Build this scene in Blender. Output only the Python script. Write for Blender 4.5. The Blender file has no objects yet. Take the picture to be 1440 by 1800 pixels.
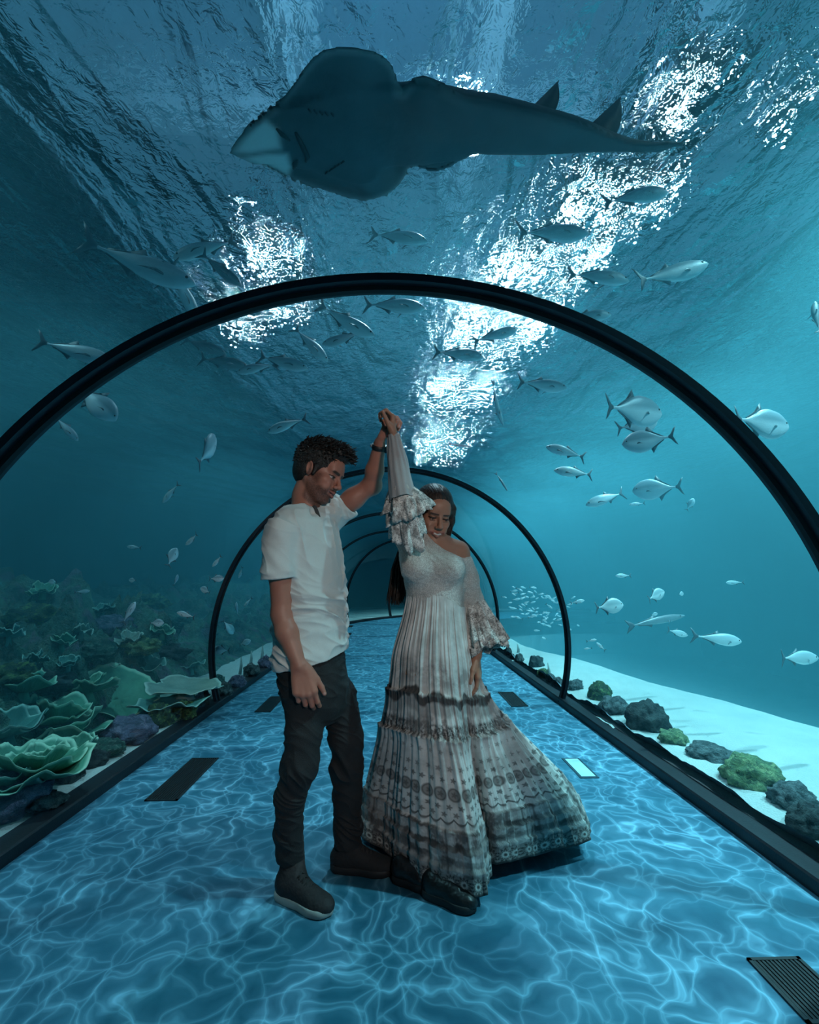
import bpy, bmesh, math, random
import numpy as np
from mathutils import Vector, Matrix, noise as mnoise
PI = math.pi
scene = bpy.context.scene
COL = scene.collection

# ------------------------------------------------------------------ camera
FPX = 850.0
PITCH, YAW, CAMZ = math.radians(8.1), math.radians(2.0), 1.22
cd = bpy.data.cameras.new('camera'); cam = bpy.data.objects.new('camera', cd); COL.objects.link(cam)
cd.sensor_fit = 'VERTICAL'; cd.sensor_height = 36.0; cd.lens = FPX / 1800.0 * 36.0
cd.clip_start = 0.05; cd.clip_end = 200
cam.location = (0, 0, CAMZ); cam.rotation_euler = (PI / 2 + PITCH, 0, -YAW)
scene.camera = cam

def ray(px, py):
    """world direction of a measured point of the photograph (1440 x 1800 frame)"""
    x, y = (px - 720) / FPX, -(py - 900) / FPX
    fy = math.cos(PITCH) - math.sin(PITCH) * y
    fz = math.sin(PITCH) + math.cos(PITCH) * y
    return Vector((x * math.cos(YAW) + fy * math.sin(YAW), -x * math.sin(YAW) + fy * math.cos(YAW), fz))
def atY(px, py, Y):
    d = ray(px, py); return Vector((0, 0, CAMZ)) + d * (Y / d.y)
def atZ(px, py, Z):
    d = ray(px, py); return Vector((0, 0, CAMZ)) + d * ((Z - CAMZ) / d.z)
def atD(px, py, D):
    return Vector((0, 0, CAMZ)) + ray(px, py).normalized() * D
CAM_R = Vector((math.cos(YAW), -math.sin(YAW), 0))
CAM_F = Vector((math.sin(YAW) * math.cos(PITCH), math.cos(YAW) * math.cos(PITCH), math.sin(PITCH)))
CAM_U = CAM_R.cross(CAM_F)

# ------------------------------------------------------------------ objects
def tag(o, label=None, cat=None, group=None, kind=None):
    if label: o['label'] = label
    if cat: o['category'] = cat
    if group: o['group'] = group
    if kind: o['kind'] = kind
    return o
def empty(name, loc=(0, 0, 0), label=None, cat=None, group=None):
    o = bpy.data.objects.new(name, None); COL.objects.link(o); o.location = loc
    o.empty_display_size = 0.1
    return tag(o, label, cat, group)
def link_mesh(name, me, mat=None, parent=None):
    o = bpy.data.objects.new(name, me); COL.objects.link(o)
    if mat is not None:
        for m in (mat if isinstance(mat, (list, tuple)) else [mat]): me.materials.append(m)
    if parent is not None: o.parent = parent
    return o
def mesh_np(name, V, Q, smooth=True):
    """mesh from numpy verts and equal-sized faces"""
    V = np.asarray(V, np.float32); Q = np.asarray(Q, np.int32)
    me = bpy.data.meshes.new(name)
    n, k = Q.shape
    me.vertices.add(len(V)); me.vertices.foreach_set('co', V.ravel())
    me.loops.add(n * k); me.loops.foreach_set('vertex_index', Q.ravel())
    me.polygons.add(n)
    me.polygons.foreach_set('loop_start', np.arange(0, n * k, k, dtype=np.int32))
    me.polygons.foreach_set('loop_total', np.full(n, k, np.int32))
    me.polygons.foreach_set('use_smooth', np.full(n, smooth, bool))
    me.update(calc_edges=True); me.validate()
    return me
def grid_np(name, P, close_u=False, close_v=False, smooth=True, uv=None):
    """P: (nu, nv, 3) array of points -> quad mesh (uv: (nu,nv,2))"""
    nu, nv = P.shape[:2]
    idx = np.arange(nu * nv).reshape(nu, nv)
    a = idx if close_u else idx[:-1]
    b = np.roll(idx, -1, 0) if close_u else idx[1:]
    def cols(m):
        return (m, np.roll(m, -1, 1)) if close_v else (m[:, :-1], m[:, 1:])
    a0, a1 = cols(a); b0, b1 = cols(b)
    Q = np.stack([a0, b0, b1, a1], -1).reshape(-1, 4)
    me = mesh_np(name, P.reshape(-1, 3), Q, smooth)
    if uv is not None:
        l = me.uv_layers.new(name='UVMap')
        l.data.foreach_set('uv', uv.reshape(-1, 2)[Q.ravel()].astype(np.float32).ravel())
    return me
def bm_mesh(name, bm, smooth=False):
    me = bpy.data.meshes.new(name); bm.normal_update(); bm.to_mesh(me); bm.free()
    if smooth: me.polygons.foreach_set('use_smooth', [True] * len(me.polygons))
    me.update(); return me
def add_box(bm, lo, hi, M=None):
    c = [(x, y, z) for x in (lo[0], hi[0]) for y in (lo[1], hi[1]) for z in (lo[2], hi[2])]
    vs = [bm.verts.new(M @ Vector(p) if M else p) for p in c]
    for f in ((0, 1, 3, 2), (4, 6, 7, 5), (0, 4, 5, 1), (2, 3, 7, 6), (0, 2, 6, 4), (1, 5, 7, 3)):
        bm.faces.new([vs[i] for i in f])
def tube_np(pts, rad, n=10, cap=True, flat=None):
    """verts, quads of a tapered tube along pts; flat scales the second cross axis"""
    pts = [Vector(p) for p in pts]; V = []; Q = []
    prev = None
    for i, p in enumerate(pts):
        t = (pts[min(i + 1, len(pts) - 1)] - pts[max(i - 1, 0)]).normalized()
        if prev is None:
            u = t.cross(Vector((0, 0, 1)));
            if u.length < 1e-3: u = t.cross(Vector((1, 0, 0)))
        else: u = prev - t * prev.dot(t)
        u.normalize(); prev = u; w = t.cross(u)
        r = rad[i] if hasattr(rad, '__len__') else rad
        for k in range(n):
            a = 2 * PI * k / n
            V.append(p + u * (r * math.cos(a)) + w * (r * math.sin(a) * (flat or 1)))
    for i in range(len(pts) - 1):
        for k in range(n):
            Q.append((i * n + k, i * n + (k + 1) % n, (i + 1) * n + (k + 1) % n, (i + 1) * n + k))
    if cap:
        for base, rev in ((0, True), ((len(pts) - 1) * n, False)):
            c = len(V); V.append(pts[0] if rev else pts[-1])
            for k in range(n):
                a, b = base + k, base + (k + 1) % n
                Q.append((c, b, a, a) if rev else (c, a, b, b))
    return V, Q
class MB:
    """collects verts/faces into one mesh"""
    def __init__(s): s.V = []; s.F = []
    def add(s, V, F):
        b = len(s.V); s.V.extend([tuple(v) for v in V])
        s.F.extend([tuple(dict.fromkeys(i + b for i in f)) for f in F]); return s
    def tube(s, pts, rad, n=10, cap=True, flat=None): return s.add(*tube_np(pts, rad, n, cap, flat))
    def mesh(s, name, smooth=True):
        me = bpy.data.meshes.new(name); me.from_pydata(s.V, [], [f for f in s.F if len(f) > 2]); me.update()
        me.polygons.foreach_set('use_smooth', [smooth] * len(me.polygons)); return me
    def build(s, name, mat, parent=None, smooth=True): return link_mesh(name, s.mesh(name, smooth), mat, parent)

# ------------------------------------------------------------------ numpy noise
_rs = np.random.RandomState(7); _perm = _rs.permutation(512).astype(np.int64)
_perm = np.concatenate([_perm, _perm, _perm]); _gv = _rs.normal(size=(512, 3)); _gv /= np.linalg.norm(_gv, axis=1)[:, None]
def pnoise(P):
    P = np.asarray(P, np.float64); i = np.floor(P).astype(np.int64); f = P - i; i &= 255
    u = f * f * f * (f * (f * 6 - 15) + 10); out = 0
    for dx in (0, 1):
        for dy in (0, 1):
            for dz in (0, 1):
                h = _perm[_perm[_perm[i[..., 0] + dx] + i[..., 1] + dy] + i[..., 2] + dz]
                g = _gv[h % 512]
                dot = g[..., 0] * (f[..., 0] - dx) + g[..., 1] * (f[..., 1] - dy) + g[..., 2] * (f[..., 2] - dz)
                w = (u[..., 0] if dx else 1 - u[..., 0]) * (u[..., 1] if dy else 1 - u[..., 1]) * (u[..., 2] if dz else 1 - u[..., 2])
                out = out + w * dot
    return out
def fbm(P, oct=4, gain=0.5):
    s = 0; a = 1.0; P = np.asarray(P, np.float64)
    for k in range(oct): s = s + a * pnoise(P * 2 ** k + 17.3 * k); a *= gain
    return s

# ------------------------------------------------------------------ signed-distance modelling (bodies, clothes, animals)
class SDF:
    def __init__(s, lo, hi, h):
        s.lo = np.array(lo, float); s.h = h
        s.n = np.ceil((np.array(hi) - s.lo) / h).astype(int) + 1
        s.d = np.full(tuple(s.n), 1.0, np.float32)
    def win(s, lo, hi):
        a = np.clip(np.floor((np.array(lo) - s.lo) / s.h).astype(int), 0, s.n)
        b = np.clip(np.ceil((np.array(hi) - s.lo) / s.h).astype(int) + 1, 0, s.n)
        return a, b
    def pts(s, a, b):
        ax = [s.lo[i] + s.h * np.arange(a[i], b[i]) for i in range(3)]
        return np.meshgrid(*ax, indexing='ij', sparse=True)
    def put(s, f, lo, hi, k=0.0, mode='u'):
        m = k + 4 * s.h
        a, b = s.win(np.array(lo) - m, np.array(hi) + m)
        if np.any(b <= a): return
        X, Y, Z = s.pts(a, b)
        e = f(X, Y, Z).astype(np.float32)
        v = s.d[a[0]:b[0], a[1]:b[1], a[2]:b[2]]
        if mode == 'u':
            r = np.minimum(v, e)
            if k > 0: r = r - np.maximum(k - np.abs(v - e), 0) ** 2 / (4 * k)
        elif mode == 's':
            e = -e; r = np.maximum(v, e)
            if k > 0: r = r + np.maximum(k - np.abs(v - e), 0) ** 2 / (4 * k)
        s.d[a[0]:b[0], a[1]:b[1], a[2]:b[2]] = r
    def cone(s, p, q, r0, r1, k=0.01, mode='u', flat=None, fdir=None):
        """tapered capsule; flat<1 thins it along direction fdir"""
        p = np.array(p, float); q = np.array(q, float); ab = q - p; L2 = max(ab @ ab, 1e-12); R = max(r0, r1)
        lo = np.minimum(p, q) - R; hi = np.maximum(p, q) + R
        if flat:
            fd = np.array(fdir, float); fd -= ab * (fd @ ab) / L2; fd /= np.linalg.norm(fd)
        def f(X, Y, Z):
            x, y, z = X - p[0], Y - p[1], Z - p[2]
            t = np.clip((x * ab[0] + y * ab[1] + z * ab[2]) / L2, 0, 1)
            x = x - t * ab[0]; y = y - t * ab[1]; z = z - t * ab[2]
            if flat:
                w = x * fd[0] + y * fd[1] + z * fd[2]; g = w * (1 / flat - 1)
                x = x + g * fd[0]; y = y + g * fd[1]; z = z + g * fd[2]
                return (np.sqrt(x * x + y * y + z * z) - (r0 + (r1 - r0) * t)) * (flat * 0.5 + 0.5)
            return np.sqrt(x * x + y * y + z * z) - (r0 + (r1 - r0) * t)
        s.put(f, lo, hi, k, mode)
    def chain(s, pts, rad, k=0.012, **kw):
        for i in range(len(pts) - 1): s.cone(pts[i], pts[i + 1], rad[i], rad[i + 1], k, **kw)
    def ell(s, c, r, k=0.01, R=None, mode='u'):
        """ellipsoid with axes R (3x3 columns)"""
        c = np.array(c, float); r = np.array(r, float); R = np.eye(3) if R is None else np.array(R, float)
        ext = np.abs(R) @ r
        def f(X, Y, Z):
            x, y, z = X - c[0], Y - c[1], Z - c[2]
            u = [(x * R[0, i] + y * R[1, i] + z * R[2, i]) / r[i] for i in range(3)]
            k0 = np.sqrt(u[0] ** 2 + u[1] ** 2 + u[2] ** 2) + 1e-9
            k1 = np.sqrt((u[0] / r[0]) ** 2 + (u[1] / r[1]) ** 2 + (u[2] / r[2]) ** 2) + 1e-9
            return k0 * (k0 - 1) / k1
        s.put(f, c - ext, c + ext, k, mode)
    def loft(s, rows, k=0.01, mode='u', p=2.0, pad=0.0):
        """vertical loft; rows: (z, cx, cy, a, b, yaw) sorted by z; superellipse power p"""
        rows = np.array(sorted([tuple(r) + (0,) * (6 - len(r)) for r in rows]), float)
        zz = np.linspace(rows[0, 0], rows[-1, 0], 240)
        cols = []
        for i in range(1, 6):
            v = hermite(rows[:, 0], rows[:, i], zz); cols.append(v)
        m = max(rows[:, 3].max(), rows[:, 4].max()) + pad
        lo = [rows[:, 1].min() - m, rows[:, 2].min() - m, zz[0]]; hi = [rows[:, 1].max() + m, rows[:, 2].max() + m, zz[-1]]
        def f(X, Y, Z):
            zc = np.clip(Z, zz[0], zz[-1])
            cx, cy, a, b, yw = [np.interp(zc, zz, c) for c in cols]
            a = a + pad; b = b + pad
            x, y = X - cx, Y - cy
            u = (x * np.cos(yw) + y * np.sin(yw)); v = (-x * np.sin(yw) + y * np.cos(yw))
            rr = ((np.abs(u) / a) ** p + (np.abs(v) / b) ** p) ** (1 / p) + 1e-9
            g = np.sqrt((u / a ** 2) ** 2 + (v / b ** 2) ** 2) + 1e-9
            d = (rr - 1) * np.minimum(rr / g, np.maximum(a, b))
            dz = np.maximum(np.maximum(zz[0] - pad - Z, Z - zz[-1] - pad), -1)
            return np.maximum(d, dz)
        s.put(f, lo, hi, k, mode)
    def plane_cut(s, pt, nrm, lo=None, hi=None, k=0.0):
        """removes what lies on the +nrm side of a plane (inside an optional box)"""
        pt = np.array(pt, float); nrm = np.array(nrm, float); nrm /= np.linalg.norm(nrm)
        lo = s.lo if lo is None else lo; hi = s.lo + s.h * s.n if hi is None else hi
        a, b = s.win(lo, hi); X, Y, Z = s.pts(a, b)
        e = ((X - pt[0]) * nrm[0] + (Y - pt[1]) * nrm[1] + (Z - pt[2]) * nrm[2]).astype(np.float32)
        v = s.d[a[0]:b[0], a[1]:b[1], a[2]:b[2]]
        r = np.maximum(v, e)
        s.d[a[0]:b[0], a[1]:b[1], a[2]:b[2]] = r
    def extract(s):
        """surface nets"""
        d = s.d; ins = d < 0
        c = np.zeros(tuple(s.n - 1), np.uint8)
        for i in (0, 1):
            for j in (0, 1):
                for k in (0, 1):
                    c += ins[i:ins.shape[0] - 1 + i, j:ins.shape[1] - 1 + j, k:ins.shape[2] - 1 + k]
        act = np.argwhere((c > 0) & (c < 8))
        ids = np.full(c.shape, -1, np.int32); ids[act[:, 0], act[:, 1], act[:, 2]] = np.arange(len(act))
        acc = np.zeros((len(act), 3)); cnt = np.zeros(len(act))
        cv = {}
        for i in (0, 1):
            for j in (0, 1):
                for k in (0, 1): cv[i, j, k] = d[act[:, 0] + i, act[:, 1] + j, act[:, 2] + k].astype(float)
        for ax in range(3):
            for o1 in (0, 1):
                for o2 in (0, 1):
                    p = [0, 0, 0]; q = [0, 0, 0]; oth = [x for x in range(3) if x != ax]
                    p[oth[0]] = q[oth[0]] = o1; p[oth[1]] = q[oth[1]] = o2; q[ax] = 1
                    a, b = cv[tuple(p)], cv[tuple(q)]
                    m = (a < 0) != (b < 0)
                    t = np.where(m, a / np.where(m, a - b, 1), 0)
                    pos = np.zeros((len(act), 3)); pos[:, oth[0]] = o1; pos[:, oth[1]] = o2; pos[:, ax] = t
                    acc[m] += pos[m]; cnt[m] += 1
        V = s.lo + s.h * (act + acc / cnt[:, None])
        Q = []
        for ax in range(3):
            o1, o2 = [(1, 2), (2, 0), (0, 1)][ax]
            sl0 = [slice(None)] * 3; sl1 = [slice(None)] * 3
            sl0[ax] = slice(0, -1); sl1[ax] = slice(1, None)
            ch = ins[tuple(sl0)] != ins[tuple(sl1)]
            e = np.argwhere(ch)
            ok = (e[:, o1] > 0) & (e[:, o2] > 0) & (e[:, o1] < s.n[o1] - 1) & (e[:, o2] < s.n[o2] - 1)
            e = e[ok]
            def cell(da, db):
                f = e.copy(); f[:, o1] -= da; f[:, o2] -= db; return ids[f[:, 0], f[:, 1], f[:, 2]]
            q = np.stack([cell(1, 1), cell(0, 1), cell(0, 0), cell(1, 0)], -1)
            fl = ~ins[e[:, 0], e[:, 1], e[:, 2]]
            q[fl] = q[fl][:, ::-1]
            Q.append(q)
        Q = np.concatenate(Q); Q = Q[(Q >= 0).all(1)]
        return V, Q
    def grad_at(s, V):
        """normals of the field at points"""
        g = []
        for ax in range(3):
            o = np.zeros(3); o[ax] = s.h
            g.append(s.sample(V + o) - s.sample(V - o))
        g = np.stack(g, -1); return g / (np.linalg.norm(g, axis=1)[:, None] + 1e-9)
    def sample(s, V):
        x = (V - s.lo) / s.h; i = np.clip(np.floor(x).astype(int), 0, s.n - 2); f = np.clip(x - i, 0, 1); out = 0
        for a in (0, 1):
            for b in (0, 1):
                for c in (0, 1):
                    w = (f[:, 0] if a else 1 - f[:, 0]) * (f[:, 1] if b else 1 - f[:, 1]) * (f[:, 2] if c else 1 - f[:, 2])
                    out = out + w * s.d[i[:, 0] + a, i[:, 1] + b, i[:, 2] + c]
        return out
def hermite(x, y, xx):
    """monotone-ish cubic interpolation"""
    x = np.asarray(x, float); y = np.asarray(y, float)
    if len(x) < 3: return np.interp(xx, x, y)
    h = np.diff(x); dl = np.diff(y) / h; m = np.zeros_like(y)
    m[1:-1] = np.where(dl[:-1] * dl[1:] > 0, 2 * dl[:-1] * dl[1:] / (dl[:-1] + dl[1:] + 1e-12), 0)
    m[0], m[-1] = dl[0], dl[-1]
    i = np.clip(np.searchsorted(x, xx) - 1, 0, len(h) - 1); t = (xx - x[i]) / h[i]
    return (2 * t ** 3 - 3 * t ** 2 + 1) * y[i] + (t ** 3 - 2 * t ** 2 + t) * h[i] * m[i] + (-2 * t ** 3 + 3 * t ** 2) * y[i + 1] + (t ** 3 - t ** 2) * h[i] * m[i + 1]
def smoothstep(a, b, x):
    t = np.clip((x - a) / (b - a), 0, 1); return t * t * (3 - 2 * t)
def vcol(me, rgb, name='tint'):
    """per-vertex colour attribute (pigment)"""
    a = me.color_attributes.new(name, 'FLOAT_COLOR', 'POINT')
    c = np.concatenate([np.asarray(rgb, np.float32), np.ones((len(rgb), 1), np.float32)], 1)
    a.data.foreach_set('color', c.ravel())

# ------------------------------------------------------------------ materials
class NT:
    def __init__(s, name, surf=True):
        s.m = bpy.data.materials.new(name); s.m.use_nodes = True; s.t = s.m.node_tree; s.t.nodes.clear()
        s.out = s.t.nodes.new('ShaderNodeOutputMaterial')
    def n(s, typ, ins=None, **kw):
        nd = s.t.nodes.new('ShaderNode' + typ)
        for k, v in kw.items(): setattr(nd, k, v)
        for k, v in (ins or {}).items():
            sk = nd.inputs[k]
            if isinstance(v, bpy.types.NodeSocket): s.t.links.new(v, sk)
            elif isinstance(v, bpy.types.Node): s.t.links.new(v.outputs[0], sk)
            else:
                if sk.type == 'RGBA' and len(v) == 3: v = tuple(v) + (1,)
                sk.default_value = v
        return nd
    def math(s, op, a, b=0.0, c=0.0, clamp=False):
        nd = s.t.nodes.new('ShaderNodeMath'); nd.operation = op; nd.use_clamp = clamp
        for i, v in enumerate((a, b, c)):
            if isinstance(v, bpy.types.Node): v = v.outputs[0]
            if isinstance(v, bpy.types.NodeSocket): s.t.links.new(v, nd.inputs[i])
            else: nd.inputs[i].default_value = v
        return nd.outputs[0]
    def mix(s, f, a, b, mode='MIX'):
        nd = s.t.nodes.new('ShaderNodeMix'); nd.data_type = 'RGBA'; nd.blend_type = mode; nd.clamp_factor = True
        for i, v in ((0, f), (6, a), (7, b)):
            if isinstance(v, bpy.types.Node): v = v.outputs[0]
            if isinstance(v, bpy.types.NodeSocket): s.t.links.new(v, nd.inputs[i])
            else:
                if i > 0 and len(v) == 3: v = tuple(v) + (1,)
                nd.inputs[i].default_value = v
        return nd.outputs[2]
    def ramp(s, f, stops, interp='LINEAR'):
        nd = s.t.nodes.new('ShaderNodeValToRGB'); nd.color_ramp.interpolation = interp
        e = nd.color_ramp.elements
        while len(e) < len(stops): e.new(0.5)
        for i, (p, c) in enumerate(stops):
            e[i].position = p
            if not hasattr(c, '__len__'): c = (c, c, c)
            e[i].color = tuple(c) + (1,) if len(c) == 3 else c
        if isinstance(f, bpy.types.Node): f = f.outputs[0]
        s.t.links.new(f, nd.inputs[0]); return nd.outputs[0]
    def coord(s, which='Object'): return s.n('TexCoord').outputs[which]
    def mapping(s, v, scale=(1, 1, 1), loc=(0, 0, 0), rot=(0, 0, 0)):
        return s.n('Mapping', {'Vector': v, 'Scale': scale, 'Location': loc, 'Rotation': rot}).outputs[0]
    def noise(s, v, scale=5, detail=3, rough=.5, dist=0.0):
        return s.n('TexNoise', {'Vector': v, 'Scale': scale, 'Detail': detail, 'Roughness': rough, 'Distortion': dist})
    def bump(s, h, strength=.3, dist=.01):
        return s.n('Bump', {'Height': h, 'Strength': strength, 'Distance': dist}).outputs[0]
    def bsdf(s, base, rough=.6, normal=None, **kw):
        ins = {'Base Color': base, 'Roughness': rough}
        if normal is not None: ins['Normal'] = normal
        for k, v in kw.items(): ins[k.replace('_', ' ')] = v
        return s.n('BsdfPrincipled', ins).outputs[0]
    def done(s, surf=None, vol=None):
        if surf is not None: s.t.links.new(surf, s.out.inputs['Surface'])
        if vol is not None: s.t.links.new(vol, s.out.inputs['Volume'])
        return s.m
def simple(name, rgb, rough=.6, var=.12, vscale=8, bump=0.0, bscale=60, **kw):
    """colour with a little mottling and grain"""
    t = NT(name); v = t.coord()
    c = t.mix(t.math('MULTIPLY', t.noise(v, vscale, 4).outputs[0], 1.0), tuple(x * (1 - var * 2) for x in rgb), tuple(min(1, x * (1 + var * 2)) for x in rgb))
    n = t.bump(t.noise(v, bscale, 4).outputs[0], bump, .01) if bump else None
    return t.done(t.bsdf(c, rough, n, **kw))
# ================================================================== the place: tunnel, tank, hall
TR, TZ = 1.81, 0.6                       # tunnel profile: circle of radius TR about height TZ
FLW = 1.665                              # half width of the walkway
SURF = 3.35                              # water level
Y0, YB, RB = -3.0, 11.4, 6.5             # straight run, start of the bend, bend radius
def path(s):
    """centre line of the tunnel: straight, then a bend to the right. -> point, tangent angle"""
    if s <= YB: return Vector((0, s, 0)), 0.0
    a = (s - YB) / RB
    return Vector((RB - RB * math.cos(a), YB + RB * math.sin(a), 0)), a
SS = [Y0] + list(np.arange(Y0 + 1, YB, 0.8)) + [YB + RB * a for a in np.linspace(0, 1.75, 24)]
def sweep(prof, ss):
    P = []
    for s_ in ss:
        c, a = path(s_); rx = Vector((math.cos(a), -math.sin(a), 0))
        P.append([c + rx * u + Vector((0, 0, w)) for u, w in prof])
    return np.array([[tuple(q) for q in r] for r in P])

# ---- floor: printed vinyl with a light net of ripples
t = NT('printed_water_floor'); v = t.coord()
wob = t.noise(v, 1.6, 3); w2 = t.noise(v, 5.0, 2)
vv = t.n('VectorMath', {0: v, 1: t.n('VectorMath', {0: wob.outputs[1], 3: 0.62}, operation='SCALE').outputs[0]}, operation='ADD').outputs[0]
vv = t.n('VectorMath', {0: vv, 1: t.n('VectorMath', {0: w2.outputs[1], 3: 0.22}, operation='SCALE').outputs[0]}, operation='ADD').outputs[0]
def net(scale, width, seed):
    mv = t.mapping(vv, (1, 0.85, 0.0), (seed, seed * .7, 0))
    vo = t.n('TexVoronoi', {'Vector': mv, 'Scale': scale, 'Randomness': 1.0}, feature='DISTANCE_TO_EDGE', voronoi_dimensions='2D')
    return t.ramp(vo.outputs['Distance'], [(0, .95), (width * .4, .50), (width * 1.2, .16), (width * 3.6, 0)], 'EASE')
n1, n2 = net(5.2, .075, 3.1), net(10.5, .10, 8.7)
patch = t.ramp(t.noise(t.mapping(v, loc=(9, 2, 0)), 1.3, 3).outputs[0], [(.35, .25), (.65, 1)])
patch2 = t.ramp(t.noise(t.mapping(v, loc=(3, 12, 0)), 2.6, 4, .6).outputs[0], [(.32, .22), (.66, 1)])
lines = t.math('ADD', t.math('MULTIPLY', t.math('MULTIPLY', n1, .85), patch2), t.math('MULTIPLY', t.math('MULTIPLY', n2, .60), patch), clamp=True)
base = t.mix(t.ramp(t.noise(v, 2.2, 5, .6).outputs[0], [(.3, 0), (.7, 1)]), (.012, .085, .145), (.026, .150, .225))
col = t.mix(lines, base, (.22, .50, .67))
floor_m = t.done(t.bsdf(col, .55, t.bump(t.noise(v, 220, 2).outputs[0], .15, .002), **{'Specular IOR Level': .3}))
P = sweep([(-FLW - .02, -.12), (-FLW - .02, 0), (FLW + .02, 0), (FLW + .02, -.12)], SS)
tag(link_mesh('floor', grid_np('floor', P, close_v=True, smooth=False), floor_m), 'blue walkway floor printed with a net of light ripples', 'floor', kind='structure')

# ---- dark kerbs along both sides
kerb_m = simple('black_kerb', (.005, .007, .012), .5, .2, 3, .1, 120)
for sg, nm in ((-1, 'left'), (1, 'right')):
    pr = [(sg * (FLW), -.1), (sg * (FLW), .055), (sg * (FLW + .008), .064), (sg * (TR - .03), .064), (sg * (TR - .03), -.1)]
    if sg > 0: pr = pr[::-1]
    tag(link_mesh('baseboard_' + nm, grid_np('kerb', sweep(pr, SS), close_v=True, smooth=False), kerb_m), f'black kerb along the {nm} edge of the blue walkway', 'kerb', kind='structure')

# ---- acrylic vault
t = NT('acrylic'); 
fr = t.math('ADD', t.math('MULTIPLY', t.math('POWER', t.n('LayerWeight', {'Blend': .5}).outputs[1], 6.0), .30), .012)
acr_m = t.done(t.n('MixShader', {0: fr, 1: t.n('BsdfTransparent', {'Color': (.97, .99, 1)}).outputs[0], 2: t.n('BsdfGlossy', {'Color': (.8, .9, 1), 'Roughness': .02}).outputs[0]}).outputs[0])
A0 = math.acos((TZ - .03) / TR) if False else PI - math.asin(min(1, 1.0)) 
amax = PI - math.acos((TZ - .04) / TR)   # angle from the top down to kerb height
prof = [(TR * math.sin(a), TZ + TR * math.cos(a)) for a in np.linspace(-amax, amax, 65)]
tag(link_mesh('window_1', grid_np('vault', sweep(prof, SS)[:, ::-1]), acr_m), 'clear curved acrylic vault between the walkway and the tank', 'window', kind='structure')

# ---- water body: tank box minus the tunnel
XL, XR, YN, YF, ZB = -7.5, 9.5, -4.0, 22.0, -1.6
t = NT('tank_water')
vs = t.n('VolumeScatter', {'Color': (.20, .66, .78), 'Density': .115, 'Anisotropy': .45}).outputs[0]
va = t.n('VolumeAbsorption', {'Color': (.09, .68, .84), 'Density': .15}).outputs[0]
water_m = t.done(t.n('BsdfTransparent').outputs[0], t.n('AddShader', {0: vs, 1: va}).outputs[0])
W = TR + .012
prw = [(W * math.sin(a), TZ + W * math.cos(a)) for a in np.linspace(-amax, amax, 65)]
prw = [(prw[0][0], -.35)] + prw + [(prw[-1][0], -.35)]
Pw = sweep(prw, SS); nu, nv = Pw.shape[:2]
bm = bmesh.new()
add_box(bm, (XL, YN, ZB), (XR, YF, SURF - .03))
bmesh.ops.recalc_face_normals(bm, faces=bm.faces)
rings = [[bm.verts.new(p) for p in r] for r in Pw]
fs = []
for i in range(nu - 1):
    for j in range(nv): fs.append(bm.faces.new((rings[i][j], rings[i + 1][j], rings[i + 1][(j + 1) % nv], rings[i][(j + 1) % nv])))
fs.append(bm.faces.new(rings[0])); fs.append(bm.faces.new(rings[-1][::-1]))
bmesh.ops.recalc_face_normals(bm, faces=fs)
bmesh.ops.reverse_faces(bm, faces=fs)
tag(link_mesh('water', bm_mesh('water', bm), water_m), 'blue green tank water around the tunnel', 'water', kind='structure')

# ---- water surface seen from below
xs = np.arange(XL, XR + .01, .07); ys = np.arange(YN, YF + .01, .07)
GX, GY = np.meshgrid(xs, ys, indexing='ij')
zz = SURF + .060 * pnoise(np.stack([(GX * .9 - GY * .44) * 1.9, (GX * .44 + GY * .9) * .5, GX * 0 + 3], -1)) + .016 * fbm(np.stack([GX * .9, GY * .55, GX * 0], -1), 2) + .012 * fbm(np.stack([GX * 2.6, GY * 2.0, GX * 0 + 5], -1), 2)
t = NT('water_surface'); v = t.coord()
h1 = t.noise(t.mapping(v, (1.45, .42, 1), rot=(0, 0, -.45)), 2.4, 3, .5, .5).outputs[0]
h2 = t.noise(t.mapping(v, (1, .8, 1), rot=(0, 0, .3)), 16, 3, .6, .5).outputs[0]
hh = t.math('ADD', t.math('MULTIPLY', h1, 1.0), t.math('MULTIPLY', h2, .17))
nb = t.n('Bump', {'Height': hh, 'Strength': 1.0, 'Distance': .36}).outputs[0]
refr = t.n('BsdfRefraction', {'Color': (.9, 1, 1), 'IOR': 1.06, 'Roughness': .0, 'Normal': nb}).outputs[0]
refr2 = t.n('BsdfRefraction', {'Color': (.9, 1, 1), 'IOR': 1.06, 'Roughness': .28, 'Normal': nb}).outputs[0]
rf = t.n('MixShader', {0: .14, 1: refr, 2: refr2}).outputs[0]
glo = t.n('BsdfGlossy', {'Color': (.8, .95, 1), 'Roughness': .03, 'Normal': nb}).outputs[0]
lw = t.n('Fresnel', {'IOR': 1.33, 'Normal': nb}).outputs[0]
frs = t.ramp(t.math('POWER', t.n('LayerWeight', {'Blend': .5, 'Normal': nb}).outputs[1], 1.0), [(.45, .04), (.95, .85)])
m1 = t.n('MixShader', {0: frs, 1: rf, 2: glo}).outputs[0]
ws_m = t.done(t.n('MixShader', {0: .16, 1: m1, 2: t.n('BsdfTransparent').outputs[0]}).outputs[0])
tag(link_mesh('water_surface', grid_np('water_surface', np.stack([GX, GY, zz], -1)), ws_m), 'rippled water surface seen from below', 'water', kind='structure')

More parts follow.
